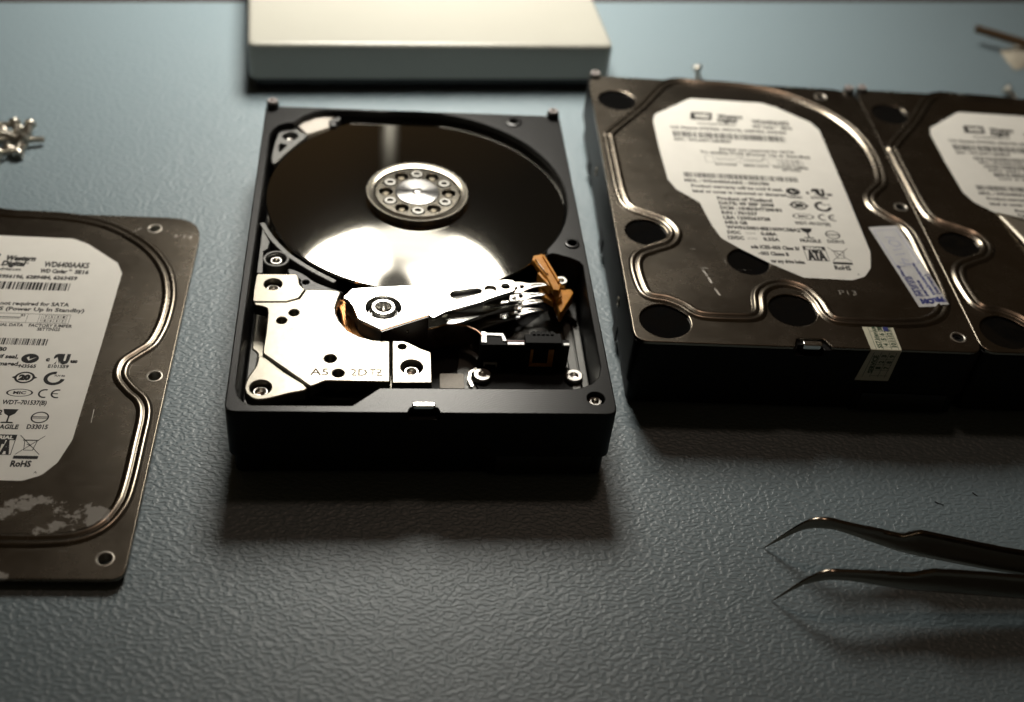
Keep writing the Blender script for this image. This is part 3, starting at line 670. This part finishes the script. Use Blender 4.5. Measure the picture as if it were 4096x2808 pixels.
b.plate(rnd([(-47.2, 59.2), (-35.8, 59.4), (-35.2, 57.3), (-34.8, 54.8), (-33.6, 53.1), (-33.1, 52.8), (-34.75, 48.7), (-38.1, 47.1), (-47.4, 46.75), (-47.5, 52.8)], .6, 3), zb, zt + .05, [hl(-42.3, 54.7, 2.6)], bev=.18, steps=2)
vcm = b.build('magnet_bracket', 'nickel', D)
b = B(); b.plate(rnd([(-47.6, 52), (-30, 52), (-18, 30), (0, 27), (1, 16), (-26, 16.5), (-41, 20), (-45.5, 24), (-45.6, 34), (-47.4, 36)], 1), 9, 13.8, bev=.5)
b.build('lower_magnet_plate', 'nickel', vcm)
for x, y, r in ((-42.3, 54.7, 1.75), (-2.9, 20.5, 1.85), (-42.7, 12.1, 1.85)):
    B().lathe([(r + .55, 15), (r + .45, 19.6), (r, 20.4), (r - .35, 20.4), (r - .6, 19.2), (.0001, 18.9)], x, y, 32).build('bracket_screw', 'screw', vcm)
for x, y in ((-35.7, 42.3), (-38.9, 38.9), (-24.9, 23.5), (-22.6, 17.8), (-5.4, 28.7)):
    B().lathe([(1.5, 16), (1.5, 19.4), (.0001, 19.4)], x, y, 16).build('alignment_hole', 'screwdark', vcm)
b = B(); b.text("A5", -30.0, -25.2, 16.9, 2.6, zt + .05, .0); b.text("2D", -19.3, -14.9, 16.9, 2.6, zt + .05, .0); b.text("TZ", -14.1, -10.8, 16.9, 2.6, zt + .05, .0)
b.line([(-12.4, 18.2), (-11.2, 18.2)], .16, zt + .072)
b.build('engraved_text', 'engrave', vcm, smooth=0)

# actuator: coil, e-block, arms, suspensions, flex
AR = [(-22.1, 46.9), (-19.5, 51.0), (-14.3, 51.7), (-6.4, 52.6), (2.5, 53.2), (15.1, 54.8), (25.0, 56.4), (27.4, 56.3), (28.4, 54.4), (27.4, 51.4), (19.6, 47.5), (18.0, 46.3), (7.1, 41.5), (5.1, 40.0), (3.3, 38.6), (2.1, 40.1), (-11.2, 33.4), (-17.7, 37.9), (-19.0, 42.6), (-20.4, 45.6)]
ac = thing('x', '', '') if 0 else None
b = B(); b.plate(rnd(AR, .7, 3), 22.9, 24.0, [circ(-10.6, 42.9, 5.05, 56), slot(10.4, 49.0, 16.6, 51.0, 1.9, 1.35), circ(20.5, 52.0, 1.75, 28), circ(25.0, 53.4, 1.3, 24)], bev=.14)
arm = b.build('actuator_arm', 'alu', D)
b = B(); b.plate(rnd([(-21.6, 47), (-19, 50), (-4, 51.8), (2, 51), (2.5, 44), (1.7, 40.2), (-11.2, 34.0), (-17.3, 38.2), (-18.6, 42.6)], .6), 10.5, 22.95, [circ(-10.6, 42.9, 5.05, 48)], bev=.1)
b.build('arm_hub_block', 'grey', arm)
FIN = rnd([(1.5, 42.2), (3.3, 39.4), (5.1, 40.4), (7.1, 41.7), (18.0, 46.5), (19.6, 47.7), (27.4, 51.6), (28.0, 55.4), (15.1, 54.0), (1.5, 52.4)], .5)
for z in (17.1, 12.2):
    B().plate(FIN, z, z + 1.1, bev=.12).build('lower_arm', 'alu', arm)
b = B(); b.lathe([(5.0, 20.6), (4.7, 20.9), (4.4, 21.5), (4.0, 21.5), (3.8, 20.6), (3.2, 20.5)], -10.6, 42.9, 56, cap=(False, False))
b.lathe([(3.3, 18), (3.3, 24.1), (3.2, 24.25), (2.5, 24.25), (2.4, 24.1), (2.4, 20.5), (.0001, 20.4)], -10.6, 42.9, 48)
b.build('pivot_bearing', 'alu', arm)
B().plate(rnd([(8, 48.2), (17.5, 49.8), (26.6, 52.2), (26.8, 54.8), (8, 51.4)], .4), 19.6, 22.6, bev=.1).build('arm_slot_backing', 'grey', arm)  # backing block added below the finger so its slots and holes look grey
B().sweep(circ(-10.6, 42.9, 5.95, 56), [(-.09, 0), (.09, 0)], 24.03).build('bearing_groove', 'screwdark', arm)
# coil
b = B(); co = catmull([(-22.2, 53.6), (-19.6, 49), (-18.8, 44), (-17.4, 38.8), (-14, 34.4), (-18, 32.0), (-27, 36.5), (-32, 44), (-30, 52)], 4)
b.plate(co, 15.2, 18.0, [inset(co if area(co) > 0 else co[::-1], 3.6)], bev=.3)
for k in range(7):
    q = inset(co if area(co) > 0 else co[::-1], .4 + .46 * k); b.sweep(q, [(-.17, 0), (0, .13), (.17, 0)], 18.0)
b.build('voice_coil', 'copper', arm)
# flex circuit on the side of the block
def ribbon(b, path, z0, z1, th):
    b.sweep(catmull(path, 4, False), [(0, z0), (0, z1), (th, z1), (th, z0), (0, z0)], 0, closed=False)
b = B(); ribbon(b, [(1.9, 39.4), (-4.5, 36.2), (-11.3, 32.7)], 11.5, 24.1, .5); fx = b.build('flex_stiffener', 'brownfilm', arm)
b = B(); b.plate([(1.9, 39.7), (-11.25, 33.05), (-11.45, 32.6), (2.1, 39.3)], 24.1, 24.25, bev=0); b.build('flex_edge', 'amber', arm)
b = B(); ribbon(b, [(1.7, 38.9), (4.0, 39.6), (8.0, 41.3), (12.5, 40.9), (16.0, 38.8), (17.4, 36.4)], 11, 19.2, .22); b.build('flex_loop', 'brownfilm', arm)
b = B(); ribbon(b, [(1.6, 38.9), (4.0, 39.6), (8.0, 41.3), (12.5, 40.9), (16.0, 38.8), (17.4, 36.4)], 19.2, 19.45, .24); b.build('flex_loop_highlight', 'amber', arm)  # highlight along the loop's top edge, painted as a thin amber strip
sc = B().lathe([(.75, 0), (.75, .5), (.5, .8), (.0001, .85)], 0, 0, 16); sc.xf(Matrix.Translation((-3.4, 36.3, 21)) @ Matrix.Rotation(R(117), 4, 'Z').inverted() @ Matrix.Rotation(R(90), 4, 'X')); sc.build('flex_screw', 'steel', arm)
# suspensions and heads
def suspension(z, sgn):
    b = B()
    b.plate(rnd([(18.6, 50.0), (24.0, 51.2), (24.6, 55.4), (19, 53.6)], .3), z, z + .5, bev=.1)
    b.plate(rnd([(26.2, 51.2), (29.8, 51.6), (31.6, 53.8), (36.9, 55.1), (37.6, 55.9), (36.6, 56.6), (31.8, 56.3), (30.0, 56.9), (26.4, 56.4)], .35), z, z + .35,
            [rnd([(29.6, 53.6), (30.8, 54.3), (30.6, 55.6), (29.4, 55.4)], .3), slot(33.0, 55.4, 34.6, 55.7, .28), slot(35.2, 55.8, 36.1, 55.9, .2)], bev=.08)
    b.sweep([(20.5, 49.5), (24, 50.4), (27, 51.4), (30, 52.2)], [(-.35, 0), (-.2, .5), (.2, .5), (.35, 0)], z, closed=False)
    b.lathe([(.9, z), (.8, z + .55), (.3, z + .7), (.0001, z + .7)], 27.9, 54.0, 16)
    for k in range(9): b.box(19.8 + k * .62, 20.1 + k * .62, 49.2 + k * .17, 50.0 + k * .17, z + .1, z + .62, .05)
    b.tube([(30.5, 52.8, z + .4), (33.5, 54.4, z + .5), (37.5, 55.2, z + .6)], .16, 6)
    b.build('head_suspension', 'steel' if sgn > 0 else 'alu', arm)
for z, s in ((22.6, 1), (18.9, -1), (16.2, 1), (12.9, -1)): suspension(z, s)

# parking ramp
b = B()
b.plate(rnd([(34.2, 67.3), (34.8, 69.2), (37.5, 70.2), (38.4, 68.8), (39.8, 62.8), (41.9, 56.0), (40.9, 52.8), (39.3, 53.2), (38.0, 58.8), (36.0, 63.0), (34.9, 66.2)], .3), 21.2, 23.3, bev=.25)
b.plate([(35.0, 67.0), (35.5, 67.5), (38.4, 60.2), (37.8, 59.9)], 23.25, 23.9, bev=.15); b.plate([(37.4, 68.6), (38.0, 68.9), (41.5, 56.4), (40.9, 56.0)], 23.25, 24.1, bev=.15)
b.plate(rnd([(35.4, 61.8), (36.6, 63.6), (39.4, 61.6), (40.6, 57.6), (38.6, 55.6)], .3), 19.4, 22.4, bev=.2)
for z in (17.0,): b.plate(rnd([(36.0, 60.6), (38.8, 61.5), (41.2, 55.4), (39.6, 52.4), (37.2, 55.0)], .3), z, z + 1.9, bev=.2)
b.plate(rnd([(39.2, 60), (41.6, 60), (42.2, 53), (40.6, 51.2)], .3), 15.5, 21.3, bev=.2)
b.plate(rnd([(41.2, 46.8), (46.2, 56.6), (45.6, 58.2), (42.0, 58.2), (40.6, 51)], .5), 15.5, 19.4, bev=.3)
rmp = b.build('parking_ramp', 'orange', D)
B().lathe([(1.9, 15), (1.9, 20.6), (1.7, 20.9), (.95, 20.9), (.8, 20), (.0001, 20)], 42.7, 60.6, 28).build('ramp_screw', 'screw', rmp)

# preamp connector block
b = B()
b.plate(rnd([(16.8, 33.6), (42.6, 33.6), (42.6, 36.4), (16.8, 36.4)], .3), 9.4, 18.6, bev=.25)
b.plate(rnd([(16.2, 24.2), (44.8, 24.2), (46.4, 28.6), (45, 32.5), (42, 34), (17, 34), (14.6, 30)], 1.2), 9.4, 10.4, [circ(17.6, 28.6, 1.2, 16), circ(44.0, 28.6, 1.2, 16)], bev=.2)
b.plate(rnd([(29.6, 33.2), (40.2, 33.2), (40.2, 37.4), (38.6, 37.4), (38.6, 38.0), (31.4, 38.0), (31.4, 37.0), (29.6, 37.0)], .3), 18.4, 20.0, bev=.2)
b.plate(rnd([(17, 33.2), (24.4, 33.2), (24.4, 36.2), (23.4, 37.6), (17, 38.0)], .3), 14, 19.0, bev=.2)
for k in range(5): b.box(31.9 + k * 1.3, 32.8 + k * 1.3, 36.5, 37.9, 19.9, 20.4, .08)
cb = b.build('connector_block', 'blockplastic', D)
b = B(); b.plate(rnd([(17.1, 33.9), (18.7, 33.9), (18.8, 37.0), (23.0, 36.8), (23.2, 34.6), (24.4, 34.6), (24.2, 36.0), (23.6, 37.9), (18.8, 38.0), (18.6, 38.6), (17.3, 38.6)], .2), 19.0, 19.35, bev=.1)
b.build('latch', 'pin', cb)
B().box(24.6, 29.4, 33.4, 34.5, 18.62, 19.1, .1).build('contact_bar', 'pin', cb); B().box(40.8, 42.4, 33.4, 34.4, 18.62, 19.1, .1).build('contact_bar', 'pin', cb)
b = B(); b.box(24.4, 29.6, 34.7, 35.1, 18.62, 19.2, .08); b.build('red_seal', mat('red_brown_plastic', (.16, .03, .02), 0, .4), cb)
b = B()
for x0, x1, z0, z1 in ((31.4, 32.2, 11.6, 17.2), (36.6, 38.2, 11.6, 17.2), (31.4, 38.2, 10.7, 11.8)): b.box(x0, x1, 33.3, 33.62, z0, z1, .02)
b.build('film_window', 'orange', cb)
b = B(); b.box(18.2, 22.2, 33.2, 33.7, 11.4, 11.9, .05); b.box(18.2, 18.6, 33.2, 33.7, 10.6, 11.5, .05); b.box(21.8, 22.2, 33.2, 33.7, 10.4, 11.5, .05); b.build('clip', 'pin', cb)
for x, y in ((17.6, 28.6), (44.0, 28.6)):
    B().lathe([(2.6, 10.3), (2.6, 11.6), (2.3, 11.95), (1.25, 11.95), (1.1, 11.1), (.0001, 11.0)], x, y, 32).build('block_screw', 'screw', cb)
B().sweep([(14.6, 24.6), (13.8, 27.5), (14.3, 30.4), (16.2, 32)], [(-.5, 0), (-.4, 1.0), (.4, 1.0), (.5, 0)], 10, closed=False).build('screw_collar', 'steel', cb)

# ------------------------------------------------------------------ closed drives on the right
def label_part(parent, z, variant=0):
    lb = B().plate(LABEL_OUT, z, z + .08, bev=0).build('label', 'paper', parent, smooth=0)
    print_label(lb, z + .11, variant); return lb
def closed_drive(label, variant, x, y, rz):
    t = thing('closed_hard_drive', label, 'hard drive', x, y, 0, rz)
    casting_solid(t); tab(t, 1.0, 2.9, 26.0, -2.2, 3.6)
    cover(t, 'cover', 25.02, True); label_part(t, 26.03, variant)
    return t
D2 = closed_drive('closed black hard drive with a narrow blue-printed sticker on its cover, beside the open drive', 0, 110.51, 26.37, -0.0325653)
ca, sa = math.cos(-0.0325653), math.sin(-0.0325653)
D3 = closed_drive('rightmost closed black hard drive, its white label printed with several bar codes', 1, 110.51 + ca * 102.1 - sa * .9, 26.37 + sa * 102.1 + ca * .9, -0.0325653)

def flap():
    b = B(); nu, nv = 18, 10; vs = []; fs = []
    for i in range(nu + 1):
        for j in range(nv + 1):
            u, v_ = i / nu, j / nv
            x = -22.5 + 40 * u + 4 * v_; y = 70.0 - 17 * u - (24 - 5 * u) * v_
            vs.append((x, y, 26.16 + (3.2 * math.sin(math.pi * min(1, v_ * .62 + .0)) ** 1.3) * min(1, u * 1.6 + .25)))
    for i in range(nu):
        for j in range(nv): fs.append((i * (nv + 1) + j, i * (nv + 1) + j + 1, (i + 1) * (nv + 1) + j + 1, (i + 1) * (nv + 1) + j))
    b.add(vs, fs); o = b.build('lifted_label_film', 'film', D3, smooth=80)
    m = o.modifiers.new('thickness', 'SOLIDIFY'); m.thickness = .0001
    B().tube([(-22.3, 69.6, 26.3), (-14, 66.2, 26.7), (-2, 61.0, 27.0), (17, 52.6, 27.2)], .45, 8).build('lifted_label_edge', 'paper', D3)
flap()

# stamped number and scratches of the middle drive
b = B(); b.text("P13", 14.3, 19.6, 24.2, 2.2, 26.04, -.02); b.build('stamped_number', 'scratch', D2, smooth=0)
b = B(); rr = random.Random(3)
for pts, w_ in (([(-26.3, 33.6), (-25.3, 30.4), (-24.6, 27.0)], .9), ([(-24.0, 25.0), (-23.0, 21.4)], .8), ([(-27.0, 34.4), (-23.4, 34.2)], .5), ([(-28.6, 43.4), (-26.8, 43.5)], .3), ([(-18.6, 40.2), (-18.4, 36)], .16), ([(-15.6, 34.2), (-10.6, 34.4)], .1)):
    for (p, q) in zip(pts, pts[1:]):
        for k in range(6):
            o1 = rr.uniform(-.5, .5) * w_; a0 = rr.uniform(0, .3); a1 = rr.uniform(.7, 1)
            A = (p[0] + (q[0] - p[0]) * a0 + o1, p[1] + (q[1] - p[1]) * a0); E_ = (p[0] + (q[0] - p[0]) * a1 + o1, p[1] + (q[1] - p[1]) * a1)
            b.line([A, E_], w_ * rr.uniform(.06, .2), 26.035 + .001 * k)
b.build('scratch', 'scratch', D2, smooth=0)

# blue printed sticker lying over the bead of the middle drive (local frame of that drive)
def on_drive(o, t): o.location = t.location; o.rotation_euler = t.rotation_euler; return o
def strip_grid(b, q, nu, nv, zf, flip=False):
    vs = []; fs = []
    for i in range(nu + 1):
        for j in range(nv + 1):
            u, v_ = i / nu, j / nv
            x = (q[0][0] * (1 - u) + q[1][0] * u) * (1 - v_) + (q[3][0] * (1 - u) + q[2][0] * u) * v_
            y = (q[0][1] * (1 - u) + q[1][1] * u) * (1 - v_) + (q[3][1] * (1 - u) + q[2][1] * u) * v_
            vs.append((x, y, zf(x, y)))
    for i in range(nu):
        for j in range(nv): fs.append((i * (nv + 1) + j, (i + 1) * (nv + 1) + j, (i + 1) * (nv + 1) + j + 1, i * (nv + 1) + j + 1))
    return b.add(vs, fs)
def sticker_z(x, y):
    t = (x - 42.0) / 2.6; t = max(0, min(1, t)); return 26.09 + .66 * t * t * (3 - 2 * t)
st = D2
b = B(); strip_grid(b, [(37.6, 19.8), (47.0, 20.8), (42.5, 60.8), (32.6, 59.2)], 16, 24, sticker_z); sk = b.build('side_sticker', 'paper2', D2)
def put(b): b.v = [(x, y, sticker_z(x, y) + .03) for x, y, z in b.v]; return b
b = B(); rotk = R(96.5)
def along(s, u, v0, v1, cap, bold=.01):
    """text running along the sticker; u = 0..1 across, v0 -> v1 along from the front end"""
    def P(u, v): 
        a = (37.6 + (32.6 - 37.6) * v, 19.8 + (59.2 - 19.8) * v); c = (47.0 + (42.5 - 47.0) * v, 20.8 + (60.8 - 20.8) * v); return (a[0] + (c[0] - a[0]) * u, a[1] + (c[1] - a[1]) * u)
    p, q = P(u, v0), P(u, v1); L_ = math.hypot(q[0] - p[0], q[1] - p[1]); b.text(s, p[0], p[0] + L_, p[1], cap, 0, bold, rot=math.atan2(q[1] - p[1], q[0] - p[0]))
def spt(u, v):
    a = (37.6 + (32.6 - 37.6) * v, 19.8 + (59.2 - 19.8) * v); c = (47.0 + (42.5 - 47.0) * v, 20.8 + (60.8 - 20.8) * v); return (a[0] + (c[0] - a[0]) * u, a[1] + (c[1] - a[1]) * u)
along("www.prom.kiev.ua", .20, .12, .50, 1.1); along("(044) 201 50 50", .38, .12, .36, 1.5); along("service", .56, .12, .31, 1.2); along("maintenance", .76, .12, .52, 1.0); along("(warranty)", .93, .12, .36, 1.2)
p = spt(.93, .085); b.text("PROM", p[0], p[0] + 7.2, p[1], 1.9, 0, .05, rot=math.pi + .09); b.flat([spt(.94, .03), spt(1.0, .03) if 0 else spt(.985, .03), spt(.96, .085)], 0)
put(b).build('sticker_print', 'ink_blue', sk, smooth=0)
b = B(); fr = [spt(.10, .48), spt(.90, .50), spt(.90, .95), spt(.10, .95)]
b.line(fr, .14, 0, True)
hw = [[spt(.68, .84), spt(.35, .86)], [spt(.68, .80), spt(.72, .75), spt(.52, .73), spt(.35, .77), spt(.42, .82), spt(.68, .80)], [spt(.66, .70), spt(.34, .69)], [spt(.66, .64), spt(.32, .63)], [spt(.64, .55), spt(.45, .58), spt(.44, .51)], [spt(.62, .51), spt(.28, .53)]]
for h in hw: b.line(h, .2, 0)
put(b).build('handwriting', 'ink_pen', sk, smooth=0)

# dated seal folded over the front edge
b = B(); zq = 26.1
b.flat([(17.2, 11.4), (26.7, 11.6), (26.4, .1), (17.3, .1)], zq)
b.add([(17.3, .1, zq), (26.4, .1, zq), (26.4, -.12, zq - .15), (17.3, -.12, zq - .15)], [(0, 3, 2, 1)])
b.add([(17.3, -.12, zq - .15), (26.4, -.12, zq - .15), (26.0, -.12, 14.0), (15.8, -.12, 14.0)], [(0, 3, 2, 1)])
seal = b.build('dated_seal', 'paper3', D2, smooth=0)
b = B(); z2 = zq + .03
for x in (18.9, 21.1, 23.5, 25.6): b.line([(x, 10.2), (x, .2)], .14, z2)
for y in (10.2, 7.9): b.line([(18.9, y), (25.6, y)], .14, z2)
for y in (5.6, 3.4, 1.2): b.line([(21.1, y), (25.6, y)], .12, z2)
rt = R(90)
b.text("SS7.kiev.ua", 20.9, 20.9 + 9.4, .6, 1.25, z2, .005, rot=rt)
for s, x, y, ln in (("2008", 23.0, 8.1, 2.0), ("2010", 25.3, 8.1, 2.0), ("6", 23.0, 6.1, 1.1), ("12", 25.3, 5.9, 1.5), ("5", 23.0, 3.9, 1.1), ("11", 25.3, 3.7, 1.3), ("4", 23.0, 1.7, 1.1), ("10", 25.3, 1.4, 1.6)):
    b.text(s, x, x + ln, y, 1.35, z2, .012, rot=rt)
# lower half: same grid turned down the front face
c2 = B()
for x in (18.5, 20.7, 23.1, 25.2): c2.line([(x, 25.0), (x - .8, 15.4)], .14, 0)
for z_ in (22.6, 20.4, 18.2, 16.0): c2.line([(20.3, z_), (25.0, z_)], .12, 0)
for s, x, y, ln in (("3", 22.5, 23.2, 1.0), ("9", 24.9, 23.2, 1.0), ("2", 22.4, 20.9, 1.0), ("8", 24.7, 20.9, 1.0), ("1", 22.1, 18.7, .8), ("7", 24.5, 18.7, 1.0), ("SERVICE", 20.2, 17.0, 7.0)): c2.text(s, x, x + ln, y, 1.3, 0, .012, rot=rt)
c2.v = [(x, -.15, z_) for x, z_, _ in c2.v]
b.add(c2.v, c2.f); b.build('seal_print', 'ink_green', seal, smooth=0)
B().flat([(23.3, 10.4), (25.0, 10.4), (24.8, 8.0), (23.3, 8.2)], z2 + .02).build('seal_mark', 'ink_blue', seal, smooth=0)

# ------------------------------------------------------------------ loose cover on the left
LC = thing('drive_cover', 'loose worn steel hard drive cover with a white label, flat on the mat', 'drive cover', -123.52, -34.86, 0, -0.0203898)
co_ = cover(LC, 'cover_worn', 2.0, False)
b = B(); b.sweep(BEAD_S, [(-1.0, .0), (-1.0, -1.98), (1.0, -1.98), (1.0, .0)], 2.0); b.build('gasket', 'plastic', LC)
label_part(LC, 3.01, 0)
b = B(); b.text("1·14", 43.3, 48.6, 136.2, 2.0, 3.02, -.02, rot=-.1); b.build('stamped_number', 'scratch', LC, smooth=0)
for p in ([(33.0, 57.6), (33.2, 52.6)], [(30.0, 138.6), (32.0, 140.6)]): B().line(p, .14, 3.03).build('scratch', 'scratch', LC, smooth=0)

# ------------------------------------------------------------------ tweezers
def tweezers():
    t = thing('tweezers', 'steel curved-tip tweezers standing on its two fine points on the mat, lower right', 'tweezers', 90.3, -24.65, 0)
    Cx, Cy = 255 - 90.3, -50 + 24.65
    tips = [(0, 0), (88.32 - 90.3, -41.7 + 24.65)]
    up = [[(0, .15), (3.5, 6.1), (6.8, 11.1), (9.1, 13.5), (11.8, 14.6), (14.7, 14.7), (20.2, 13.7), (27.9, 12.9), (33.3, 12.2), (35.2, 13.3), (37.4, 14.4), (38.2, 14.5), (50.3, 12.9), (66.0, 11.2), (110, 9.4), (150, 8.6)],
          [(0, .15), (3.3, 5.4), (6.3, 9.6), (8.9, 12.3), (11.8, 13.7), (15.0, 13.8), (21.2, 13.8), (28.6, 13.7), (32.3, 13.6), (34.9, 14.5), (37.3, 15.5), (38.2, 15.6), (46.5, 15.3), (61.6, 14.3), (110, 10.4), (150, 8.6)]]
    lo = [[(.1, 0), (3.9, 4.7), (7.4, 8.7), (10.0, 10.4), (13.1, 11.0), (17.3, 10.7), (25.6, 8.1), (33.9, 5.5), (40, 4.2), (46.0, 3.4), (61.9, 1.8), (80, 1.2), (110, 1.0), (150, 1.0)],
          [(.1, 0), (3.5, 4.3), (6.7, 7.7), (11.3, 9.8), (14.9, 10.2), (20.6, 9.5), (30.6, 7.4), (36.5, 6.6), (49.9, 5.6), (65.5, 4.5), (110, 2), (150, 1.0)]]
    def interp(P, s):
        for a, b_ in zip(P, P[1:]):
            if s <= b_[0]: return a[1] + (b_[1] - a[1]) * (s - a[0]) / (b_[0] - a[0])
        return P[-1][1]
    for k in range(2):
        T = Vector(tips[k]); d = (Vector((Cx, Cy)) - T); Ltot = d.length; d.normalize(); n = Vector((-d.y, d.x))
        U = catmull(up[k], 5, False); Lw = catmull(lo[k], 5, False)
        ss = [0, .6, 1.5, 2.5, 3.5, 4.5, 5.5, 6.5, 7.5, 8.5, 9.5, 10.5, 11.5, 12.5, 13.5, 15, 16.5, 18, 20, 22.5, 25, 28, 30.5, 32, 33.2, 34.2, 35.2, 36.2, 37.1, 37.7, 38.2, 38.8, 41, 46, 52, 60, 70, 85, 100, 125, 150]
        b = B(); vs = []; fs = []; m = 12
        for s in ss:
            zu, zl = interp(U, s), interp(Lw, s); zm = (zu + zl) / 2; hh = max(.05, (zu - zl) / 2)
            th = min(.75, .10 + s * .05); c_ = T + d * s
            for j in range(m):     # rounded section
                a = 2 * math.pi * j / m; ca_, sa_ = math.cos(a), math.sin(a)
                y = math.copysign(abs(ca_) ** .5, ca_) * th; z = math.copysign(abs(sa_) ** .75, sa_) * hh
                p_ = c_ + n * y; vs.append((p_.x, p_.y, zm + z))
        N = len(ss)
        for i in range(N - 1):
            for j in range(m): fs.append((i * m + j, i * m + (j + 1) % m, (i + 1) * m + (j + 1) % m, (i + 1) * m + j)[::-1])
        fs.append(tuple(range(m))); fs.append(tuple((N - 1) * m + j for j in range(m))[::-1])
        b.add(vs, fs); b.build('arm', 'tweezer', t, smooth=50)
    B().box(Cx - 16, Cx + 1, Cy - 2.0, Cy + 2.2, .6, 9, .6, a=-.15).build('joint', 'tweezer', t)
M['tweezer'] = mat('tweezer_steel', (.26, .22, .175), 1., .19, .5)
tweezers()

# ------------------------------------------------------------------ screws
def make_screw(name, label, group, length=5.2):
    t = thing(name, label, 'screw', group=group)
    B().lathe([(1.6, 0), (2.0, .15), (2.05, 1.1), (1.7, 1.5), (.9, 1.5), (.8, .9), (.0001, .9)], 0, 0, 24).build('head', 'screwsilver', t)
    prof = [(.9, -length)]
    z = -length
    while z < -.2: prof += [(1.15, z + .25), (1.0, z + .5)]; z += .5
    prof.append((1.1, .1)); B().lathe(prof, 0, 0, 18).build('shank', 'screwsilver', t); return t
M['screwsilver'] = mat('zinc_screw', (.50, .47, .41), 1., .33, .5)
PILE = "silver screws in the loose pile at left"
s0 = make_screw('screw', 'small silver screw lying in the loose pile at the left picture edge', PILE)
spots = []
for x, y, z, th, tilt in ((-135.7, 163.2, 3.4, -88, 84), (-134.6, 155.3, 2.6, 12, 86), (-140.8, 163.2, 3.8, -70, 78), (-145.2, 152.4, 3.6, 30, 84), (-141.8, 146.2, 3.0, 30, 84), (-137.4, 162.4, 1.9, 150, 95), (-136.2, 153.6, 4.0, 250, 60),
                          (-139.4, 156.0, 2.0, 200, 90), (-136.4, 147.6, 1.9, 80, 95), (-143.4, 142.6, 2.0, 190, 92), (-142.6, 158.6, 2.2, 120, 88), (-146.6, 163.0, 3.4, 20, 80), (-147.6, 158.0, 2.4, 290, 90), (-148.2, 147.6, 2.2, 60, 85), (-140.0, 150.4, 2.1, 330, 90),
                          (-149.0, 152.6, 3.2, 15, 84), (-150.6, 161.2, 2.2, 240, 88), (-145.4, 147.0, 4.4, 100, 76), (-144.0, 156.0, 4.6, 345, 82), (-151.5, 146.0, 2.0, 160, 92)):
    spots.append((x, y, z, tilt, th - 90))
for i, (x, y, z, tilt, az) in enumerate(spots):
    o = s0 if i == 0 else copy_tree(s0)
    o.location = (x * S, y * S, z * S); o.rotation_euler = (R(tilt), 0, R(az))
for x, y, z, tilt, az, lb in ((119.4, 222.0, 4.4, 24, 205, 'silver screw standing on the mat just behind the middle closed drive'),
                              (255.5, 218.6, 2.5, 55, 240, 'silver screw on the mat behind the rightmost closed drive')):
    o = copy_tree(s0); o.location = (x * S, y * S, z * S); o.rotation_euler = (R(tilt), 0, R(az)); o['label'] = lb; o['group'] = 'single screws behind the closed drives'

# ------------------------------------------------------------------ things at the upper right corner
t = thing('screwdriver', 'thin dark steel screwdriver shaft leaning in the blurred upper right corner', 'screwdriver', 256, 264, 0)
B().tube([(0, 0, 7.5), (12, -6, 6.8), (26, -13.5, 6.2), (44, -24, 5.5)], 1.9, 14, rf=lambda u: 1.7 + .5 * u).build('shaft', 'rodm', t)
B().tube([(43, -23.4, 5.5), (48, -26.3, 6.5), (70, -38.6, 7.5), (110, -61, 7.5)], 7, 18, rf=lambda u: 3.5 + 4 * min(1, u * 3)).build('handle', 'plastic', t)
rr = random.Random(11); b = B(); nu, nv = 14, 10; vs = []; fs = []
for i in range(nu + 1):
    for j in range(nv + 1):
        u, v_ = i / nu, j / nv; e = math.sin(math.pi * u) * math.sin(math.pi * v_)
        vs.append((-9 + 30 * u + rr.uniform(-.6, .6), -10 + 18 * v_ + 5 * math.sin(u * 3) + rr.uniform(-.6, .6), .3 + 3.6 * max(0, e) ** .6 + rr.uniform(-.3, .3) * (e > .05)))
for i in range(nu):
    for j in range(nv): fs.append((i * (nv + 1) + j, (i + 1) * (nv + 1) + j, (i + 1) * (nv + 1) + j + 1, i * (nv + 1) + j + 1))
b.add(vs, fs); rag = b.build('cloth', 'cloth', smooth=80); rag.location = (277 * S, 250 * S, 0); tag(rag, 'crumpled pale beige cloth under the dark shaft in the upper right corner', 'cloth')
# ------------------------------------------------------------------ two fibres on the mat
for pts, lb in (([(156.0, -5.4), (156.5, -6.2), (157.0, -6.7)], 'tiny dark fibre on the mat above the tweezers, the right one'), ([(143.6, -8.8), (144.6, -9.5), (145.7, -10.0)], 'tiny dark fibre on the mat above the tweezers, the left one')):
    o = B().tube([(x, y, .16) for x, y in pts], .11, 6).build('fibre', 'hair'); tag(o, lb, 'fibre', 'fibres on the mat')
